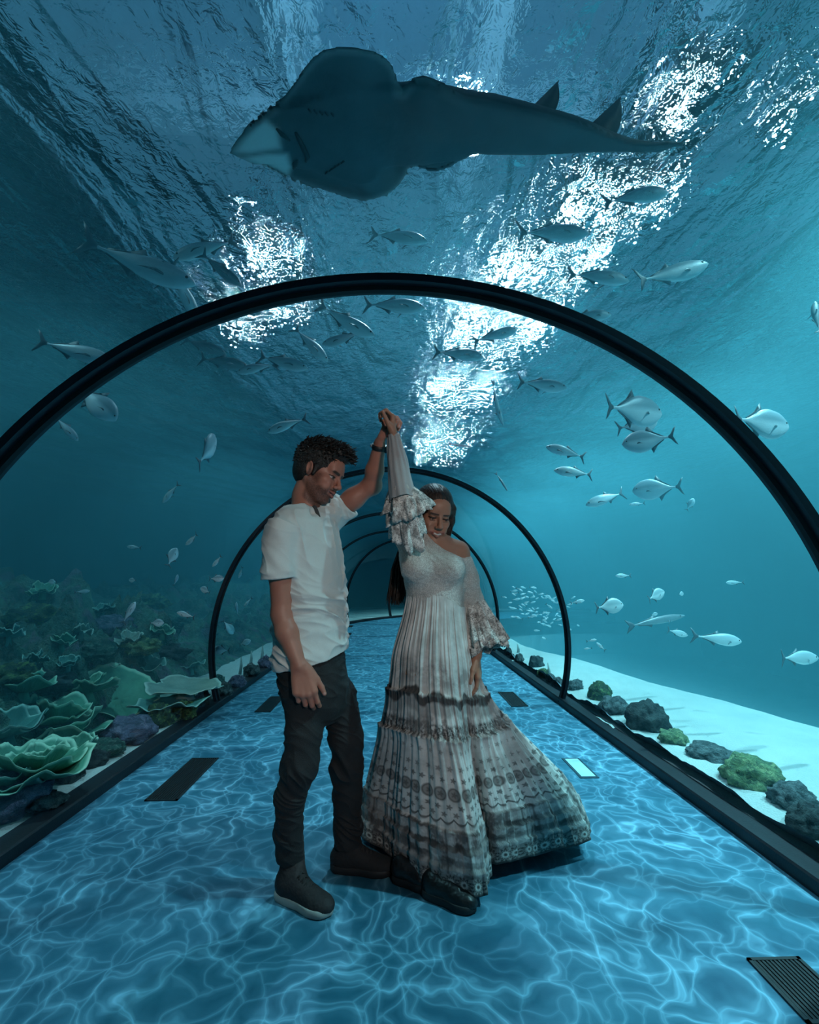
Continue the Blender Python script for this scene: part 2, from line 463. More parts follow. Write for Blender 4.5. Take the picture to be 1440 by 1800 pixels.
# ---- tank shell and hall above
wall_m = simple('tank_wall', (.03, .17, .22), .8, .25, 1.2, .4, 6)
def boxobj(name, lo, hi, mat, label=None, cat=None, kind='structure'):
    bm = bmesh.new(); add_box(bm, lo, hi); bmesh.ops.recalc_face_normals(bm, faces=bm.faces)
    return tag(link_mesh(name, bm_mesh(name, bm), mat), label, cat, kind=kind)
CEIL = 6.2
boxobj('wall_left', (XL - .25, YN - .25, ZB - .2), (XL - .01, YF + .25, CEIL), wall_m, 'dark blue tank wall far behind the reef', 'wall')
boxobj('wall_right', (XR + .01, YN - .25, ZB - .2), (XR + .25, YF + .25, CEIL), wall_m, 'blue green tank wall far beyond the sand', 'wall')
boxobj('wall_back', (XL - .01, YF + .01, ZB - .2), (XR + .01, YF + .25, CEIL), wall_m, 'dark blue tank wall past the bend', 'wall')
boxobj('wall_front', (XL - .01, YN - .25, ZB - .2), (XR + .01, YN - .01, CEIL), wall_m, 'tank wall at the tunnel entrance', 'wall')
boxobj('tank_floor', (XL - .01, YN - .01, ZB - .2), (XR + .01, YF + .01, ZB - .01), wall_m, 'deep bottom of the tank', 'floor')
hall_m = simple('hall_ceiling', (.05, .10, .16), .8, .3, 1.0)
boxobj('ceiling', (XL - .25, YN - .25, CEIL), (XR + .25, YF + .25, CEIL + .2), hall_m, 'dark hall ceiling above the water', 'ceiling')
beam_m = simple('roof_beam', (.45, .60, .70), .6, .2, 2)
k = 1
for x0, x1, ya, yb in ((-.95, -.80, -2, 20), (.70, .95, -2, 20), (2.6, 2.75, -2, 20), (-4.0, -3.85, -2, 20)):
    boxobj(f'trim_{k}', (x0, ya, CEIL - .5), (x1, yb, CEIL - .02), beam_m, None, None); k += 1
for y0 in (1.2, 4.4, 7.6, 10.8, 14.0):
    boxobj(f'trim_{k}', (XL, y0, CEIL - .35), (XR, y0 + .15, CEIL - .03), beam_m, None, None); k += 1

# ---- lamps hung over the tank
def emit(name, rgb, st):
    t = NT(name); return t.done(t.n('Emission', {'Color': rgb, 'Strength': st}).outputs[0])
def glitter_panel(name, rgb, st):
    t = NT(name); vo = t.n('TexVoronoi', {'Vector': t.coord(), 'Scale': 13.0}).outputs[0]
    m = t.n('MapRange', {'Value': vo, 'From Min': .14, 'From Max': .18, 'To Min': 1.0, 'To Max': 0.0}).outputs[0]  # dots put into the emission to imitate glitter on the ripples
    return t.done(t.n('Emission', {'Color': rgb, 'Strength': t.math('MULTIPLY', m, st)}).outputs[0])
lamp_body_m = simple('lamp_housing', (.03, .035, .04), .4)
def lamp(loc, sx, sy, st, rgb, label):
    e = empty('pendant_lamp', loc, label, 'lamp', 'lamps above the tank')
    bm = bmesh.new(); add_box(bm, (-sx / 2 - .04, -sy / 2 - .04, .02), (sx / 2 + .04, sy / 2 + .04, .14))
    add_box(bm, (-.03, -.03, .14), (.03, .03, CEIL - loc[2])); bmesh.ops.recalc_face_normals(bm, faces=bm.faces)
    link_mesh('lamp_housing', bm_mesh('lamp_housing', bm), lamp_body_m, e)
    bm = bmesh.new(); bmesh.ops.create_grid(bm, x_segments=1, y_segments=1, size=.5, matrix=Matrix.Translation((0, 0, .01)) @ Matrix.Diagonal((sx, sy, 1, 1)))
    link_mesh('lamp_lens', bm_mesh('lamp_lens', bm), glitter_panel('lamp_light', rgb, st), e)
    return e
LZ = 4.4
L1 = atZ(455, 520, LZ)
LAMPS = []
q = atZ(428, 585, LZ); lamp((q.x, q.y, LZ), .6, .9, 500, (.70, .90, 1), 'lamp above the left of the tank, glaring just inside the arch')
q = atZ(508, 566, LZ); lamp((q.x, q.y, LZ), .5, .7, 400, (.70, .90, 1), 'smaller lamp glaring inside the arch, towards its crown')
L1 = atZ(470, 478, LZ)
lamp((L1.x, L1.y, LZ), .6, .6, 700, (.70, .90, 1), 'bright square lamp above the shoal on the left of the tank')
for i, (px, py, sx, sy, st) in enumerate(((1215, 215, .4, .6, 300), (1075, 385, 1.0, .7, 330), (960, 500, 1.2, .8, 330), (870, 610, 1.3, 1.5, 300), (812, 712, 1.25, 1.6, 420), (775, 800, 1.3, 2.6, 600), (1405, 222, .25, .4, 260))):
    q = atZ(px, py, LZ)
    lamp((q.x, q.y, LZ), sx, sy, st, (.70, .92, 1), ['nearest lamp of the bright row above the right of the tank', 'second lamp of the bright row above the right of the tank', 'third lamp of the bright row above the right of the tank', 'fourth lamp of the bright row above the right of the tank', 'fifth lamp of the bright row above the right of the tank', 'farthest lamp of the bright row above the right of the tank', 'small lamp glinting at the upper right edge of the picture'][i])
def area(name, loc, tgt, size, power, rgb, sy=None):
    l = bpy.data.lights.new(name, 'AREA'); l.energy = power; l.color = rgb; l.size = size
    if sy: l.shape = 'RECTANGLE'; l.size_y = sy
    o = bpy.data.objects.new(name, l); COL.objects.link(o); o.location = loc
    o.rotation_euler = (Vector(tgt) - Vector(loc)).to_track_quat('-Z', 'Y').to_euler(); return o
area('added_ambient_area', (1.0, 8, CEIL - .6), (1.0, 8, 0), 9, 110, (.16, .62, 1), 20)  # wide blue area light added for general ambience, no roof opening there
def spot(name, loc, tgt, power, rgb, ang, blend=.4, rad=.1):
    l = bpy.data.lights.new(name, 'SPOT'); l.energy = power; l.color = rgb; l.spot_size = math.radians(ang); l.spot_blend = blend; l.shadow_soft_size = rad
    o = bpy.data.objects.new(name, l); COL.objects.link(o); o.location = loc
    o.rotation_euler = (Vector(tgt) - Vector(loc)).to_track_quat('-Z', 'Y').to_euler(); return o
for y in (.5, 3.0, 5.5, 8.5, 12, 16):
    spot('tank_spot', (3.7, y, 5.6), (3.0, y + .3, 0), 8600, (.40, .92, 1), 85, .7, .08)
for y, p in ((1.0, 1700), (4.5, 2000), (9, 2600), (14, 3600)):
    spot('tank_spot', (-3.0, y, 5.6), (-3.2, y + .3, 0), p, (.40, .90, 1), 85, .7, .08)
spot('tank_spot', (.7, 4.3, 5.5), (.05, 2.2, 0), 2600, (.55, .88, 1), 60, .8, .06)  # added behind the couple for rim light and a shadow falling forward
spot('added_ceiling_spot', (.3, 2.2, 3.7), (.3, 2.4, 6.2), 260, (.35, .75, 1), 140, .6, .05)  # unseen spot added to bring out the ceiling and its beams
spot('added_couple_spot', (.85, -1.1, 2.1), (0.0, 2.05, 1.15), 125, (1, .93, .87), 36, .5, .12)  # unseen spot added behind the camera to light the couple

# ---- sand
t = NT('sand'); v = t.coord()
c = t.mix(t.noise(v, 3, 5, .6).outputs[0], (.36, .42, .41), (.60, .65, .62))
rip = t.n('TexWave', {'Vector': t.mapping(v, (1, .5, 1), rot=(0, 0, .5)), 'Scale': 2.2, 'Distortion': 6, 'Detail': 3}).outputs[1]
hb = t.math('ADD', t.math('MULTIPLY', rip, .5), t.noise(v, 90, 3).outputs[0])
sand_m = t.done(t.bsdf(c, .9, t.bump(hb, .35, .02)))
def sheet(name, xs, ys, zf, mat):
    GX, GY = np.meshgrid(xs, ys, indexing='ij'); Z = zf(GX, GY)
    return link_mesh(name, grid_np(name, np.stack([GX, GY, Z], -1)), mat)
def sand_r(X, Y):
    n = fbm(np.stack([X * .8, Y * .5, X * 0 + 2], -1), 4)
    edge = np.interp(Y, [-4, 3.6, 8.3, 12, 22], [3.4, 3.3, 2.35, 2.2, 2.2]) + .25 * pnoise(np.stack([X * 0, Y * .8, X * 0], -1))
    z = .07 + .05 * n + .02 * (X - 1.8)
    z = z - 1.3 * smoothstep(0, 1.4, X - edge)
    near = np.exp(-((X - 1.8) / .12) ** 2)
    rr = np.hypot(X - RB, Y - YB); z = np.where((Y > YB - .2) & (rr < RB + TR + .05) & (rr > RB - TR - .05), -.5, z)
    return z - near * (.03 + .06 * pnoise(np.stack([X * 0, Y * 2.1, X * 0 + 9], -1)) + .03 * pnoise(np.stack([X * 0, Y * 6, X * 0 + 9], -1)))
o = sheet('sand_bed', np.concatenate([np.arange(TR - .06, 2.2, .02), np.arange(2.2, XR, .08)]), np.arange(YN, YF + .01, .05), sand_r, sand_m)
tag(o, 'pale brightly lit sand bed sloping away on the right', 'sand', kind='stuff')
def sand_far(X, Y):
    rr = np.hypot(X - RB, Y - YB)
    return np.where(rr > RB + TR - .06, .06 + .05 * fbm(np.stack([X, Y, X * 0 + 8], -1), 3), -1.75)
o = sheet('sand_bed', np.arange(-1.78, 8.5, .06), np.arange(YB + .2, 21.8, .06), sand_far, sand_m)
tag(o, 'sand bed outside the far bend of the tunnel', 'sand', kind='stuff')
def sand_l(X, Y):
    n = fbm(np.stack([X * 1.2, Y * .9, X * 0 + 4], -1), 4)
    return .05 + .05 * n - .12 * smoothstep(2.1, 3, -X)
o = sheet('sand_strip', np.arange(-3.2, -TR + .05, .03)[::-1] * 1.0, np.arange(YN, 16, .06), sand_l, sand_m)
o.data.flip_normals()
tag(o, 'narrow grey sand strip between the left kerb and the reef', 'sand', kind='stuff')

silt_m = simple('dark_silt', (.15, .21, .25), .9, .25, 4, .3, 60)
o = sheet('silt', np.arange(TR - .02, 2.06, .012), np.arange(-3.5, 11.0, .02), lambda X, Y: .105 + .075 * fbm(np.stack([X * 0, Y * 1.5, X * 0 + 21], -1), 4, .6) - .9 * (X - TR), silt_m)
tag(o, 'dark silt heaped against the acrylic along the right kerb', 'silt', kind='stuff')
# ---- arch ribs
rib_m = simple('black_steel', (.010, .014, .022), .38, .2, 4, .08, 90)
for i, (s_, lab) in enumerate(((1.78, 'large black arch rib spanning the tunnel right above the couple'), (5.0, 'second black arch rib, its crown just behind the raised hands'), (8.3, 'third black arch rib from the front, behind the couple'), (11.4, 'fourth black arch rib, at the start of the tunnel bend'), (13.6, 'small arch rib a little way into the tunnel bend'), (15.6, 'farthest and smallest arch rib inside the bend'))):
    P = []
    aa = np.linspace(-amax - .02, amax + .02, 97)
    c, a = path(s_); rx = Vector((math.cos(a), -math.sin(a), 0)); ry = Vector((math.sin(a), math.cos(a), 0))
    def ringprof(pr):
        return np.array([[tuple(rx * ((TR + r) * math.sin(q)) + ry * w + Vector((0, 0, TZ + (TR + r) * math.cos(q)))) for r, w in pr] for q in aa])
    e = empty('arch_rib', c, lab, 'arch', 'black arch ribs of the tunnel')
    def ends(me, n):
        bm = bmesh.new(); bm.from_mesh(me); bm.verts.ensure_lookup_table(); N = len(bm.verts)
        bm.faces.new([bm.verts[q] for q in range(n)]); bm.faces.new([bm.verts[N - n + q] for q in range(n)][::-1])
        bmesh.ops.recalc_face_normals(bm, faces=bm.faces); bm.to_mesh(me); bm.free(); return me
    pr = [(-.008, -.055), (-.035, -.05), (-.035, .05), (-.008, .055)]
    link_mesh('rib_band', ends(grid_np('rib_band', ringprof(pr), close_v=True, smooth=False), 4), rib_m, e)
    pr = [(-.036, -.016), (-.052, -.012), (-.052, .012), (-.036, .016)]
    link_mesh('seal_strip', ends(grid_np('seal_strip', ringprof(pr), close_v=True, smooth=False), 4), simple('black_rubber', (.005, .006, .009), .7) if i == 0 else bpy.data.materials['black_rubber'], e)

# ---- floor grilles and the small floor light
gr_m = simple('black_grille', (.006, .007, .009), .5)
def quad_from(px):
    q = [atZ(x, y, 0.0) for x, y in px]
    return q
def grille(x, y, wx, wy, label):
    e = empty('floor_grille', (x, y, 0), label, 'grille', 'black grilles in the walkway floor')
    bm = bmesh.new(); 
    add_box(bm, (-wx / 2, -wy / 2, .0005), (wx / 2, -wy / 2 + .012, .006)); add_box(bm, (-wx / 2, wy / 2 - .012, .0005), (wx / 2, wy / 2, .006))
    add_box(bm, (-wx / 2, -wy / 2, .0005), (-wx / 2 + .012, wy / 2, .006)); add_box(bm, (wx / 2 - .012, -wy / 2, .0005), (wx / 2, wy / 2, .006))
    bmesh.ops.recalc_face_normals(bm, faces=bm.faces); link_mesh('frame', bm_mesh('frame', bm), gr_m, e)
    bm = bmesh.new(); add_box(bm, (-wx / 2 + .01, -wy / 2 + .01, .0004), (wx / 2 - .01, wy / 2 - .01, .0015))
    n = 11
    for i in range(n):
        x0 = -wx / 2 + .014 + (wx - .028) * i / n
        add_box(bm, (x0, -wy / 2 + .01, .001), (x0 + (wx - .028) / n * .55, wy / 2 - .01, .005))
    bmesh.ops.recalc_face_normals(bm, faces=bm.faces); link_mesh('slats', bm_mesh('slats', bm), gr_m, e)
    return e
def gpx(q, label):
    P = [atZ(x, y, 0) for x, y in q]
    x0, x1 = sum(sorted(p.x for p in P)[:2]) / 2, sum(sorted(p.x for p in P)[2:]) / 2
    y0, y1 = min(p.y for p in P), max(p.y for p in P)
    grille((x0 + x1) / 2, (y0 + y1) / 2, x1 - x0, y1 - y0, label)
gpx(((327, 1334), (386, 1334), (309, 1408), (267, 1408)), 'large black floor grille near the left kerb, beside the man')
gpx(((474, 1225), (500, 1225), (476, 1252), (449, 1252)), 'black floor grille behind the man on the left')
gpx(((877, 1217), (906, 1217), (925, 1242), (897, 1242)), 'black floor grille behind the skirt on the right')
gpx(((1332, 1686), (1415, 1686), (1520, 1800), (1395, 1800)), 'nearest black floor grille, cut by the lower right corner')
for (x, y, l) in ((621, 1089, 'farthest of three tiny dark grilles beyond the man'), (615, 1101, 'middle of three tiny dark grilles beyond the man'), (611, 1115, 'nearest of three tiny dark grilles beyond the man')):
    q = atZ(x, y, 0); grille(q.x, q.y, .16, .5, l)
q = atZ(1019, 1350, 0)
e = empty('floor_light', (q.x, q.y, 0), 'small oblong glass floor light right of the skirt', 'light')
bm = bmesh.new(); add_box(bm, (-.06, -.17, .0005), (.06, .17, .004)); bmesh.ops.recalc_face_normals(bm, faces=bm.faces)
link_mesh('frame', bm_mesh('frame', bm), simple('dark_steel', (.02, .05, .07), .4), e)
bm = bmesh.new(); add_box(bm, (-.045, -.15, .0035), (.045, .15, .006)); bmesh.ops.recalc_face_normals(bm, faces=bm.faces)
link_mesh('glass_lens', bm_mesh('glass_lens', bm), simple('pale_glass', (.45, .72, .80), .25), e)

w = bpy.data.worlds.new('hall_air'); scene.world = w; w.use_nodes = True
w.node_tree.nodes['Background'].inputs[0].default_value = (.02, .05, .08, 1); w.node_tree.nodes['Background'].inputs[1].default_value = .2
# ================================================================== reef, rocks, corals
random.seed(5)
t = NT('reef_rock'); v = t.coord()
a = t.noise(v, 2.2, 6, .65).outputs[0]; b = t.noise(t.mapping(v, loc=(5, 5, 5)), 6.5, 5, .65).outputs[0]
c = t.mix(t.ramp(a, [(.35, 0), (.62, 1)]), (.018, .050, .045), (.11, .26, .19))
c = t.mix(t.ramp(b, [(.52, 0), (.70, 1)]), c, (.20, .24, .18))
c = t.mix(t.ramp(t.noise(t.mapping(v, loc=(1, 8, 3)), 3.6, 4).outputs[0], [(.56, 0), (.66, .8)]), c, (.16, .13, .20))
reef_m = t.done(t.bsdf(c, .9, t.bump(t.math('ADD', b, t.noise(v, 16, 4, .7).outputs[0]), 1.0, .10)))
xs = np.concatenate([np.arange(-2.24, -3.2, -.03), np.arange(-3.2, XL, -.07)]); ys = np.arange(-3.9, 21.9, .05)
GX, GY = np.meshgrid(xs, ys, indexing='ij')
U = -GX - 2.24
H = np.interp(GY, [-4, 2.5, 4.5, 7, 9, 14, 22], [1.9, 1.8, 1.45, .85, .6, .9, .9])
Z = -.02 + H * (smoothstep(.0, 3.0, U) * .78 + .22 * smoothstep(.0, .5, U))
pp = np.stack([GX, GY, GX * 0], -1)
rg = np.abs(fbm(pp * 1.1, 5, .55)) * 2
Z = Z + (.5 * rg + .22 * fbm(pp * 3.3 + 4, 4)) * smoothstep(0, .7, U) * np.minimum(1, H)
led = np.floor(Z / .28) * .28
Z = Z * .55 + (led + .28 * smoothstep(.3, .95, (Z - led) / .28)) * .45
GXX = GX + .10 * fbm(np.stack([GX, GY, Z * 3], -1) * 2, 3)
o = link_mesh('reef_slope', grid_np('reef_slope', np.stack([GXX, GY, Z], -1)[::-1]), reef_m)
reef_o = o
tag(o, 'dark craggy reef slope rising behind the corals on the left', 'reef', kind='structure')

def rock_mesh(seed, sub=4, rough=.45, sharp=1.4):
    bm = bmesh.new(); bmesh.ops.create_icosphere(bm, subdivisions=sub, radius=1)
    me = bm_mesh('rock', bm, True); n = len(me.vertices); V = np.zeros(n * 3); me.vertices.foreach_get('co', V); V = V.reshape(-1, 3)
    q = V * sharp + seed * 7.7
    r = 1 + rough * fbm(q, 5, .55) - rough * .5 * np.abs(fbm(q * 2.1 + 9, 3))
    V = V * r[:, None]; V[:, 2] = np.where(V[:, 2] < -.35, -.35 + (V[:, 2] + .35) * .3, V[:, 2])
    me.vertices.foreach_set('co', V.ravel()); me.update(); return me
def rock_mat(name, c1, c2, c3=None):
    t = NT(name); v = t.coord('Object')
    c = t.mix(t.ramp(t.noise(v, 2.0, 6, .7).outputs[0], [(.4, 0), (.62, 1)]), c1, c2)
    if c3: c = t.mix(t.ramp(t.noise(t.mapping(v, loc=(4, 2, 7)), 3.2, 5, .7).outputs[0], [(.52, 0), (.6, 1)]), c, c3)
    return t.done(t.bsdf(c, .9, t.bump(t.noise(v, 9, 5, .7).outputs[0], .8, .12)))
RM = {'dark': rock_mat('dark_rock', (.02, .03, .035), (.09, .12, .12)), 'grey': rock_mat('grey_rock', (.05, .08, .09), (.25, .32, .33)),
      'green': rock_mat('mossy_rock', (.03, .06, .05), (.08, .16, .06), (.20, .36, .12)), 'purple': rock_mat('encrusted_rock', (.09, .11, .17), (.24, .26, .42), (.34, .32, .46)),
      'algae': rock_mat('algae_rock', (.10, .20, .12), (.30, .48, .22), (.45, .60, .30)), 'teal': rock_mat('teal_rock', (.02, .07, .06), (.07, .22, .17), (.18, .32, .26))}
rs_ = [0]
def rock(px, py, w, hgt, kind, label, Z=.06, deep=None, group=None, name='rock'):
    """(px, py): foot of the rock; w: width in photo pixels; hgt: height in photo pixels"""
    p = atZ(px, py, Z); D = (p - Vector((0, 0, CAMZ))).length; s = D / FPX / 1.12
    o = link_mesh(name, rock_mesh(rs_[0] + 1, 4 if w > 14 else 3), RM[kind]); rs_[0] += 1
    o.location = p + Vector(((.42 * w * s) * (1 if p.x > 0 else -1) * (1 if w > 20 else .3), .12 * w * s, hgt * s * .25)); o.scale = (w * s * .5, (deep or w) * s * .55, hgt * s * .72); o.rotation_euler = (0, 0, random.uniform(-.4, .4))
    return tag(o, label, 'rock', group)
R_ = 'rocks along the right kerb'; Lg = 'rocks along the left kerb'
for a in ((1412, 1468, 62, 34, 'dark', 'dark flat rock by the right kerb, cut by the right edge', R_), (1372, 1425, 60, 34, 'grey', 'grey rough rock on the sand just past the green mound', R_),
          (1295, 1385, 74, 44, 'algae', 'largest bright green algae mound by the right kerb', R_), (1225, 1338, 66, 24, 'grey', 'low grey rock between the two green mounds', R_),
          (1167, 1308, 44, 22, 'algae', 'small yellow green mound in front of the big dark boulder', R_), (1116, 1283, 66, 46, 'dark', 'biggest dark boulder by the right kerb', R_),
          (1061, 1256, 52, 28, 'grey', 'flat grey rock between the mossy boulder and the big dark one', R_), (1041, 1232, 40, 30, 'green', 'mossy dark boulder just past the second arch foot', R_),
          (1003, 1213, 26, 18, 'grey', 'grey rock right beside the foot of the second arch', R_), (979, 1206, 20, 16, 'grey', 'small pale grey rock left of the second arch foot', R_),
          (966, 1198, 16, 14, 'grey', 'small rock in front of the thin upright spike', R_), (947, 1190, 24, 14, 'green', 'greenish low rock beyond the second arch foot', R_),
          (934, 1173, 26, 22, 'dark', 'dark round boulder halfway between the arch feet', R_), (912, 1163, 16, 14, 'grey', 'grey pebble rock before the far dark one', R_),
          (900, 1158, 10, 10, 'dark', 'tiny dark rock nearest the third arch foot on the right', R_), (893, 1152, 12, 16, 'dark', 'small pointed dark rock close to the third arch foot', R_),
          (48, 1432, 110, 54, 'purple', 'purple encrusted boulder at the left edge by the kerb', Lg), (100, 1420, 40, 22, 'grey', 'small grey rubble rock on the sand strip beside the purple boulder', Lg),
          (131, 1372, 50, 48, 'dark', 'dark blocky rock beside the lettuce coral whorl', Lg), (205, 1328, 60, 22, 'teal', 'low mossy teal rock before the long purple one', Lg),
          (258, 1300, 84, 34, 'purple', 'long purple grey rock on the left sand strip', Lg), (298, 1275, 44, 36, 'green', 'mossy rock behind the long purple one', Lg), (340, 1262, 44, 26, 'green', 'dark weedy rock near the second arch foot on the left', Lg), (338, 1243, 32, 30, 'algae', 'pale yellow green lump just left of the second arch foot', Lg),
          (366, 1240, 26, 26, 'dark', 'dark rock right at the left foot of the second arch', Lg), (405, 1222, 26, 22, 'grey', 'grey rock inside the second arch on the left', Lg), (428, 1206, 28, 20, 'purple', 'bluish rock inside the second arch on the left', Lg), (452, 1188, 28, 22, 'grey', 'grey rock beyond the bluish one towards the man', Lg), (474, 1173, 22, 20, 'purple', 'farthest bluish rock beside the shirt hem of the man', Lg),
          (180, 1345, 40, 20, 'dark', 'small dark rubble rock left of the long purple rock', Lg), (392, 1205, 26, 18, 'teal', 'teal stone behind the left foot of the second arch', Lg)):
    rock(*a[:6], group=a[6])
# small upright tube sponges
sp_m = simple('pale_sponge', (.30, .36, .34), .8, .2, 6)
for (px, py, h, lab) in ((965, 1195, 26, 'thin upright spike rising from the right sand by the second arch'), (911, 1150, 16, 'tiny upright spike near the third arch foot'), (422, 1185, 26, 'slender upright sponge inside the second arch on the left'), (440, 1172, 24, 'second slender sponge a little nearer the man'), (460, 1160, 22, 'slender sponge closest to the shirt of the man')):
    p = atZ(px, py, .06); s = (p - Vector((0, 0, CAMZ))).length / FPX
    mb = MB(); mb.tube([p, p + Vector((.01, 0, h * s * .5)), p + Vector((.0, .02, h * s))], [2.6 * s, 2.2 * s, .8 * s], 8)
    tag(mb.build('tube_sponge', sp_m), lab, 'sponge', 'slender sponges on the sand')

# ---- plate / lettuce corals
def coral_mat(name, dark, lite, rim):
    t = NT(name); v = t.coord(); uv = t.n('UVMap').outputs[0]
    e = t.n('SeparateXYZ', {0: uv}).outputs[1]
    c = t.mix(t.ramp(t.noise(v, 5, 5, .6).outputs[0], [(.3, 0), (.7, 1)]), dark, lite)
    c = t.mix(t.ramp(e, [(.90, 0), (.97, 1)]), c, rim)
    rad = t.n('TexNoise', {'Vector': t.mapping(uv, (34, 3, 1)), 'Scale': 1.0, 'Detail': 3}).outputs[0]
    return t.done(t.bsdf(c, .75, t.bump(rad, .5, .02)))
CM = [coral_mat('green_plate_coral', (.05, .20, .14), (.12, .40, .27), (.42, .70, .52)), coral_mat('pale_plate_coral', (.16, .26, .22), (.30, .42, .36), (.52, .66, .58)), coral_mat('teal_plate_coral', (.04, .17, .16), (.10, .32, .28), (.34, .58, .52))]
def plate(R, tilt, wave, seed, a0=0., a1=2 * PI, cup=.45, n=72, m=14, th=.012):
    """ruffled saucer: sheet with thickness"""
    full = abs(a1 - a0 - 2 * PI) < 1e-3
    A = np.linspace(a0, a1, n, endpoint=not full); T = np.linspace(.06, 1, m)
    P = np.zeros((n, 2 * m, 3)); UV = np.zeros((n, 2 * m, 2))
    for i, q in enumerate(A):
        nz = pnoise(np.array([[math.cos(q) * 1.3 + seed, math.sin(q) * 1.3, seed]]))[0]
        nw = pnoise(np.array([[math.cos(q) * 4 + seed, math.sin(q) * 4, seed + 3]]))[0]
        rr = R * (1 + .35 * nz + .12 * nw) * T
        z = R * cup * T ** 1.7 + wave * R * T ** 2 * (nw * 1.2 + .6 * math.sin(5 * q + seed * 3))
        for s_ in (0, 1):
            zz = z - (th * (1.1 - T * .7) if s_ else 0)
            cols = np.stack([rr * math.cos(q), rr * math.sin(q), zz], -1)
            uv = np.stack([np.full(m, i / n), T if not s_ else T], -1)
            if s_: P[i, m:] = cols[::-1]; UV[i, m:] = uv[::-1]
            else: P[i, :m] = cols; UV[i, :m] = uv
    P = P @ np.array(Matrix.Rotation(tilt, 3, 'Y')).T
    return grid_np('plate', P, close_u=full, close_v=True, uv=UV)
cs_ = [0]
def coral(px, py, Z, Rpx, mat, label, layers=1, tilt=.0, wave=.16, cup=.4, rz=None, group='plate corals on the left reef'):
    ok, hit, nrm, _ = reef_o.ray_cast(Vector((0, 0, CAMZ)), ray(px, py + Rpx * .25).normalized())
    p = hit + Vector((0, 0, .02)) if ok else atZ(px, py, Z)
    s = (p - Vector((0, 0, CAMZ))).length / FPX; R = Rpx * s
    e = empty('plate_coral', p, label, 'coral', group)
    e.rotation_euler = (0, 0, random.uniform(0, 6) if rz is None else rz)
    mb = MB(); mb.tube([(0, 0, -.08), (0, 0, .016)], [R * .30, R * .14], 10); mb.build('stalk', CM[mat], e)
    for k in range(layers):
        f = 1 - .24 * k
        me = plate(R * f, tilt * (1 if k % 2 else .6), wave, cs_[0] * 1.37 + k, cup=cup + .22 * k)
        cs_[0] += 1
        o = link_mesh('plate', me, CM[mat], e); o.location = (R * .05 * k, R * .05 * k, .015 + R * .05 * k); o.rotation_euler = (0, 0, k * 1.7)
    return e
for a in ((52, 1372, .16, 66, 0, 'big green lettuce coral whorl of nested ruffled plates', 4, .2, .2, .35), (118, 1300, .22, 58, 0, 'broad green plate coral spreading right of the whorl', 3, .35, .18, .3),
          (95, 1268, .3, 40, 0, 'green cup coral above and behind the whorl', 2, .3, .2, .5), (133, 1330, .12, 26, 0, 'small bright green cup coral beside the dark blocky rock', 2, .2, .2, .6),
          (12, 1290, .34, 40, 2, 'teal plate coral cut by the left edge above the whorl', 2, .3, .2, .4), (8, 1398, .14, 40, 2, 'teal plate coral low at the left edge under the whorl', 2, .2, .2, .4),
          (205, 1222, .34, 62, 0, 'large tilted green leaf coral left of the pale plates', 1, .75, .12, .25), (275, 1222, .22, 74, 1, 'widest pale flat plate coral left of the second arch', 1, .18, .10, .12),
          (325, 1215, .22, 52, 1, 'pale flat plate coral nearest the second arch foot', 1, .12, .10, .14), (235, 1258, .16, 66, 1, 'long pale plate coral edge lying over the mossy rock', 1, .15, .12, .10), (296, 1244, .14, 52, 2, 'teal plate coral under the pale plates', 1, .1, .12, .12),
          (197, 1180, .50, 12, 1, 'small pale cup coral above the green leaf coral', 2, .3, .2, .5), (210, 1190, .46, 13, 0, 'small green saucer coral under the pale cup', 1, .2, .2, .3),
          (142, 1112, .85, 14, 1, 'bright pale ruffled coral high on the reef slope', 2, .3, .25, .5), (108, 1132, .8, 18, 0, 'green rounded coral on the mid slope', 2, .2, .2, .5), (60, 1165, .7, 16, 2, 'teal cup coral on the mid slope near the left edge', 2, .3, .2, .5), (120, 1170, .62, 14, 2, 'teal cup coral below the green rounded one', 2, .3, .2, .5),
          (285, 1112, .62, 18, 0, 'green coral head on the slope left of the second arch', 2, .2, .2, .5), (228, 1125, .62, 18, 1, 'pinkish grey coral on the mid slope', 2, .2, .2, .4), (155, 1215, .45, 34, 0, 'dark green plate coral in the shade behind the whorl', 2, .3, .2, .35), (40, 1215, .52, 36, 0, 'green plate coral above the whorl near the left edge', 2, .3, .2, .35), (262, 1168, .42, 22, 2, 'teal flat coral behind the pale plates', 1, .2, .15, .2), (335, 1172, .34, 21, 2, 'teal coral just left of the second arch post', 1, .2, .15, .3), (14, 1120, .95, 18, 2, 'teal plate coral cut by the left edge on the upper slope', 2, .3, .2, .4), (180, 1075, .95, 16, 2, 'teal coral on the upper slope', 2, .3, .2, .4), (75, 1040, 1.2, 18, 0, 'highest green coral on the reef near the left edge', 2, .3, .2, .4)):
    a = list(a)
    if a[1] < 1215: a[9] *= .45; a[8] *= 1.5; a[7] += .25
    coral(*a)

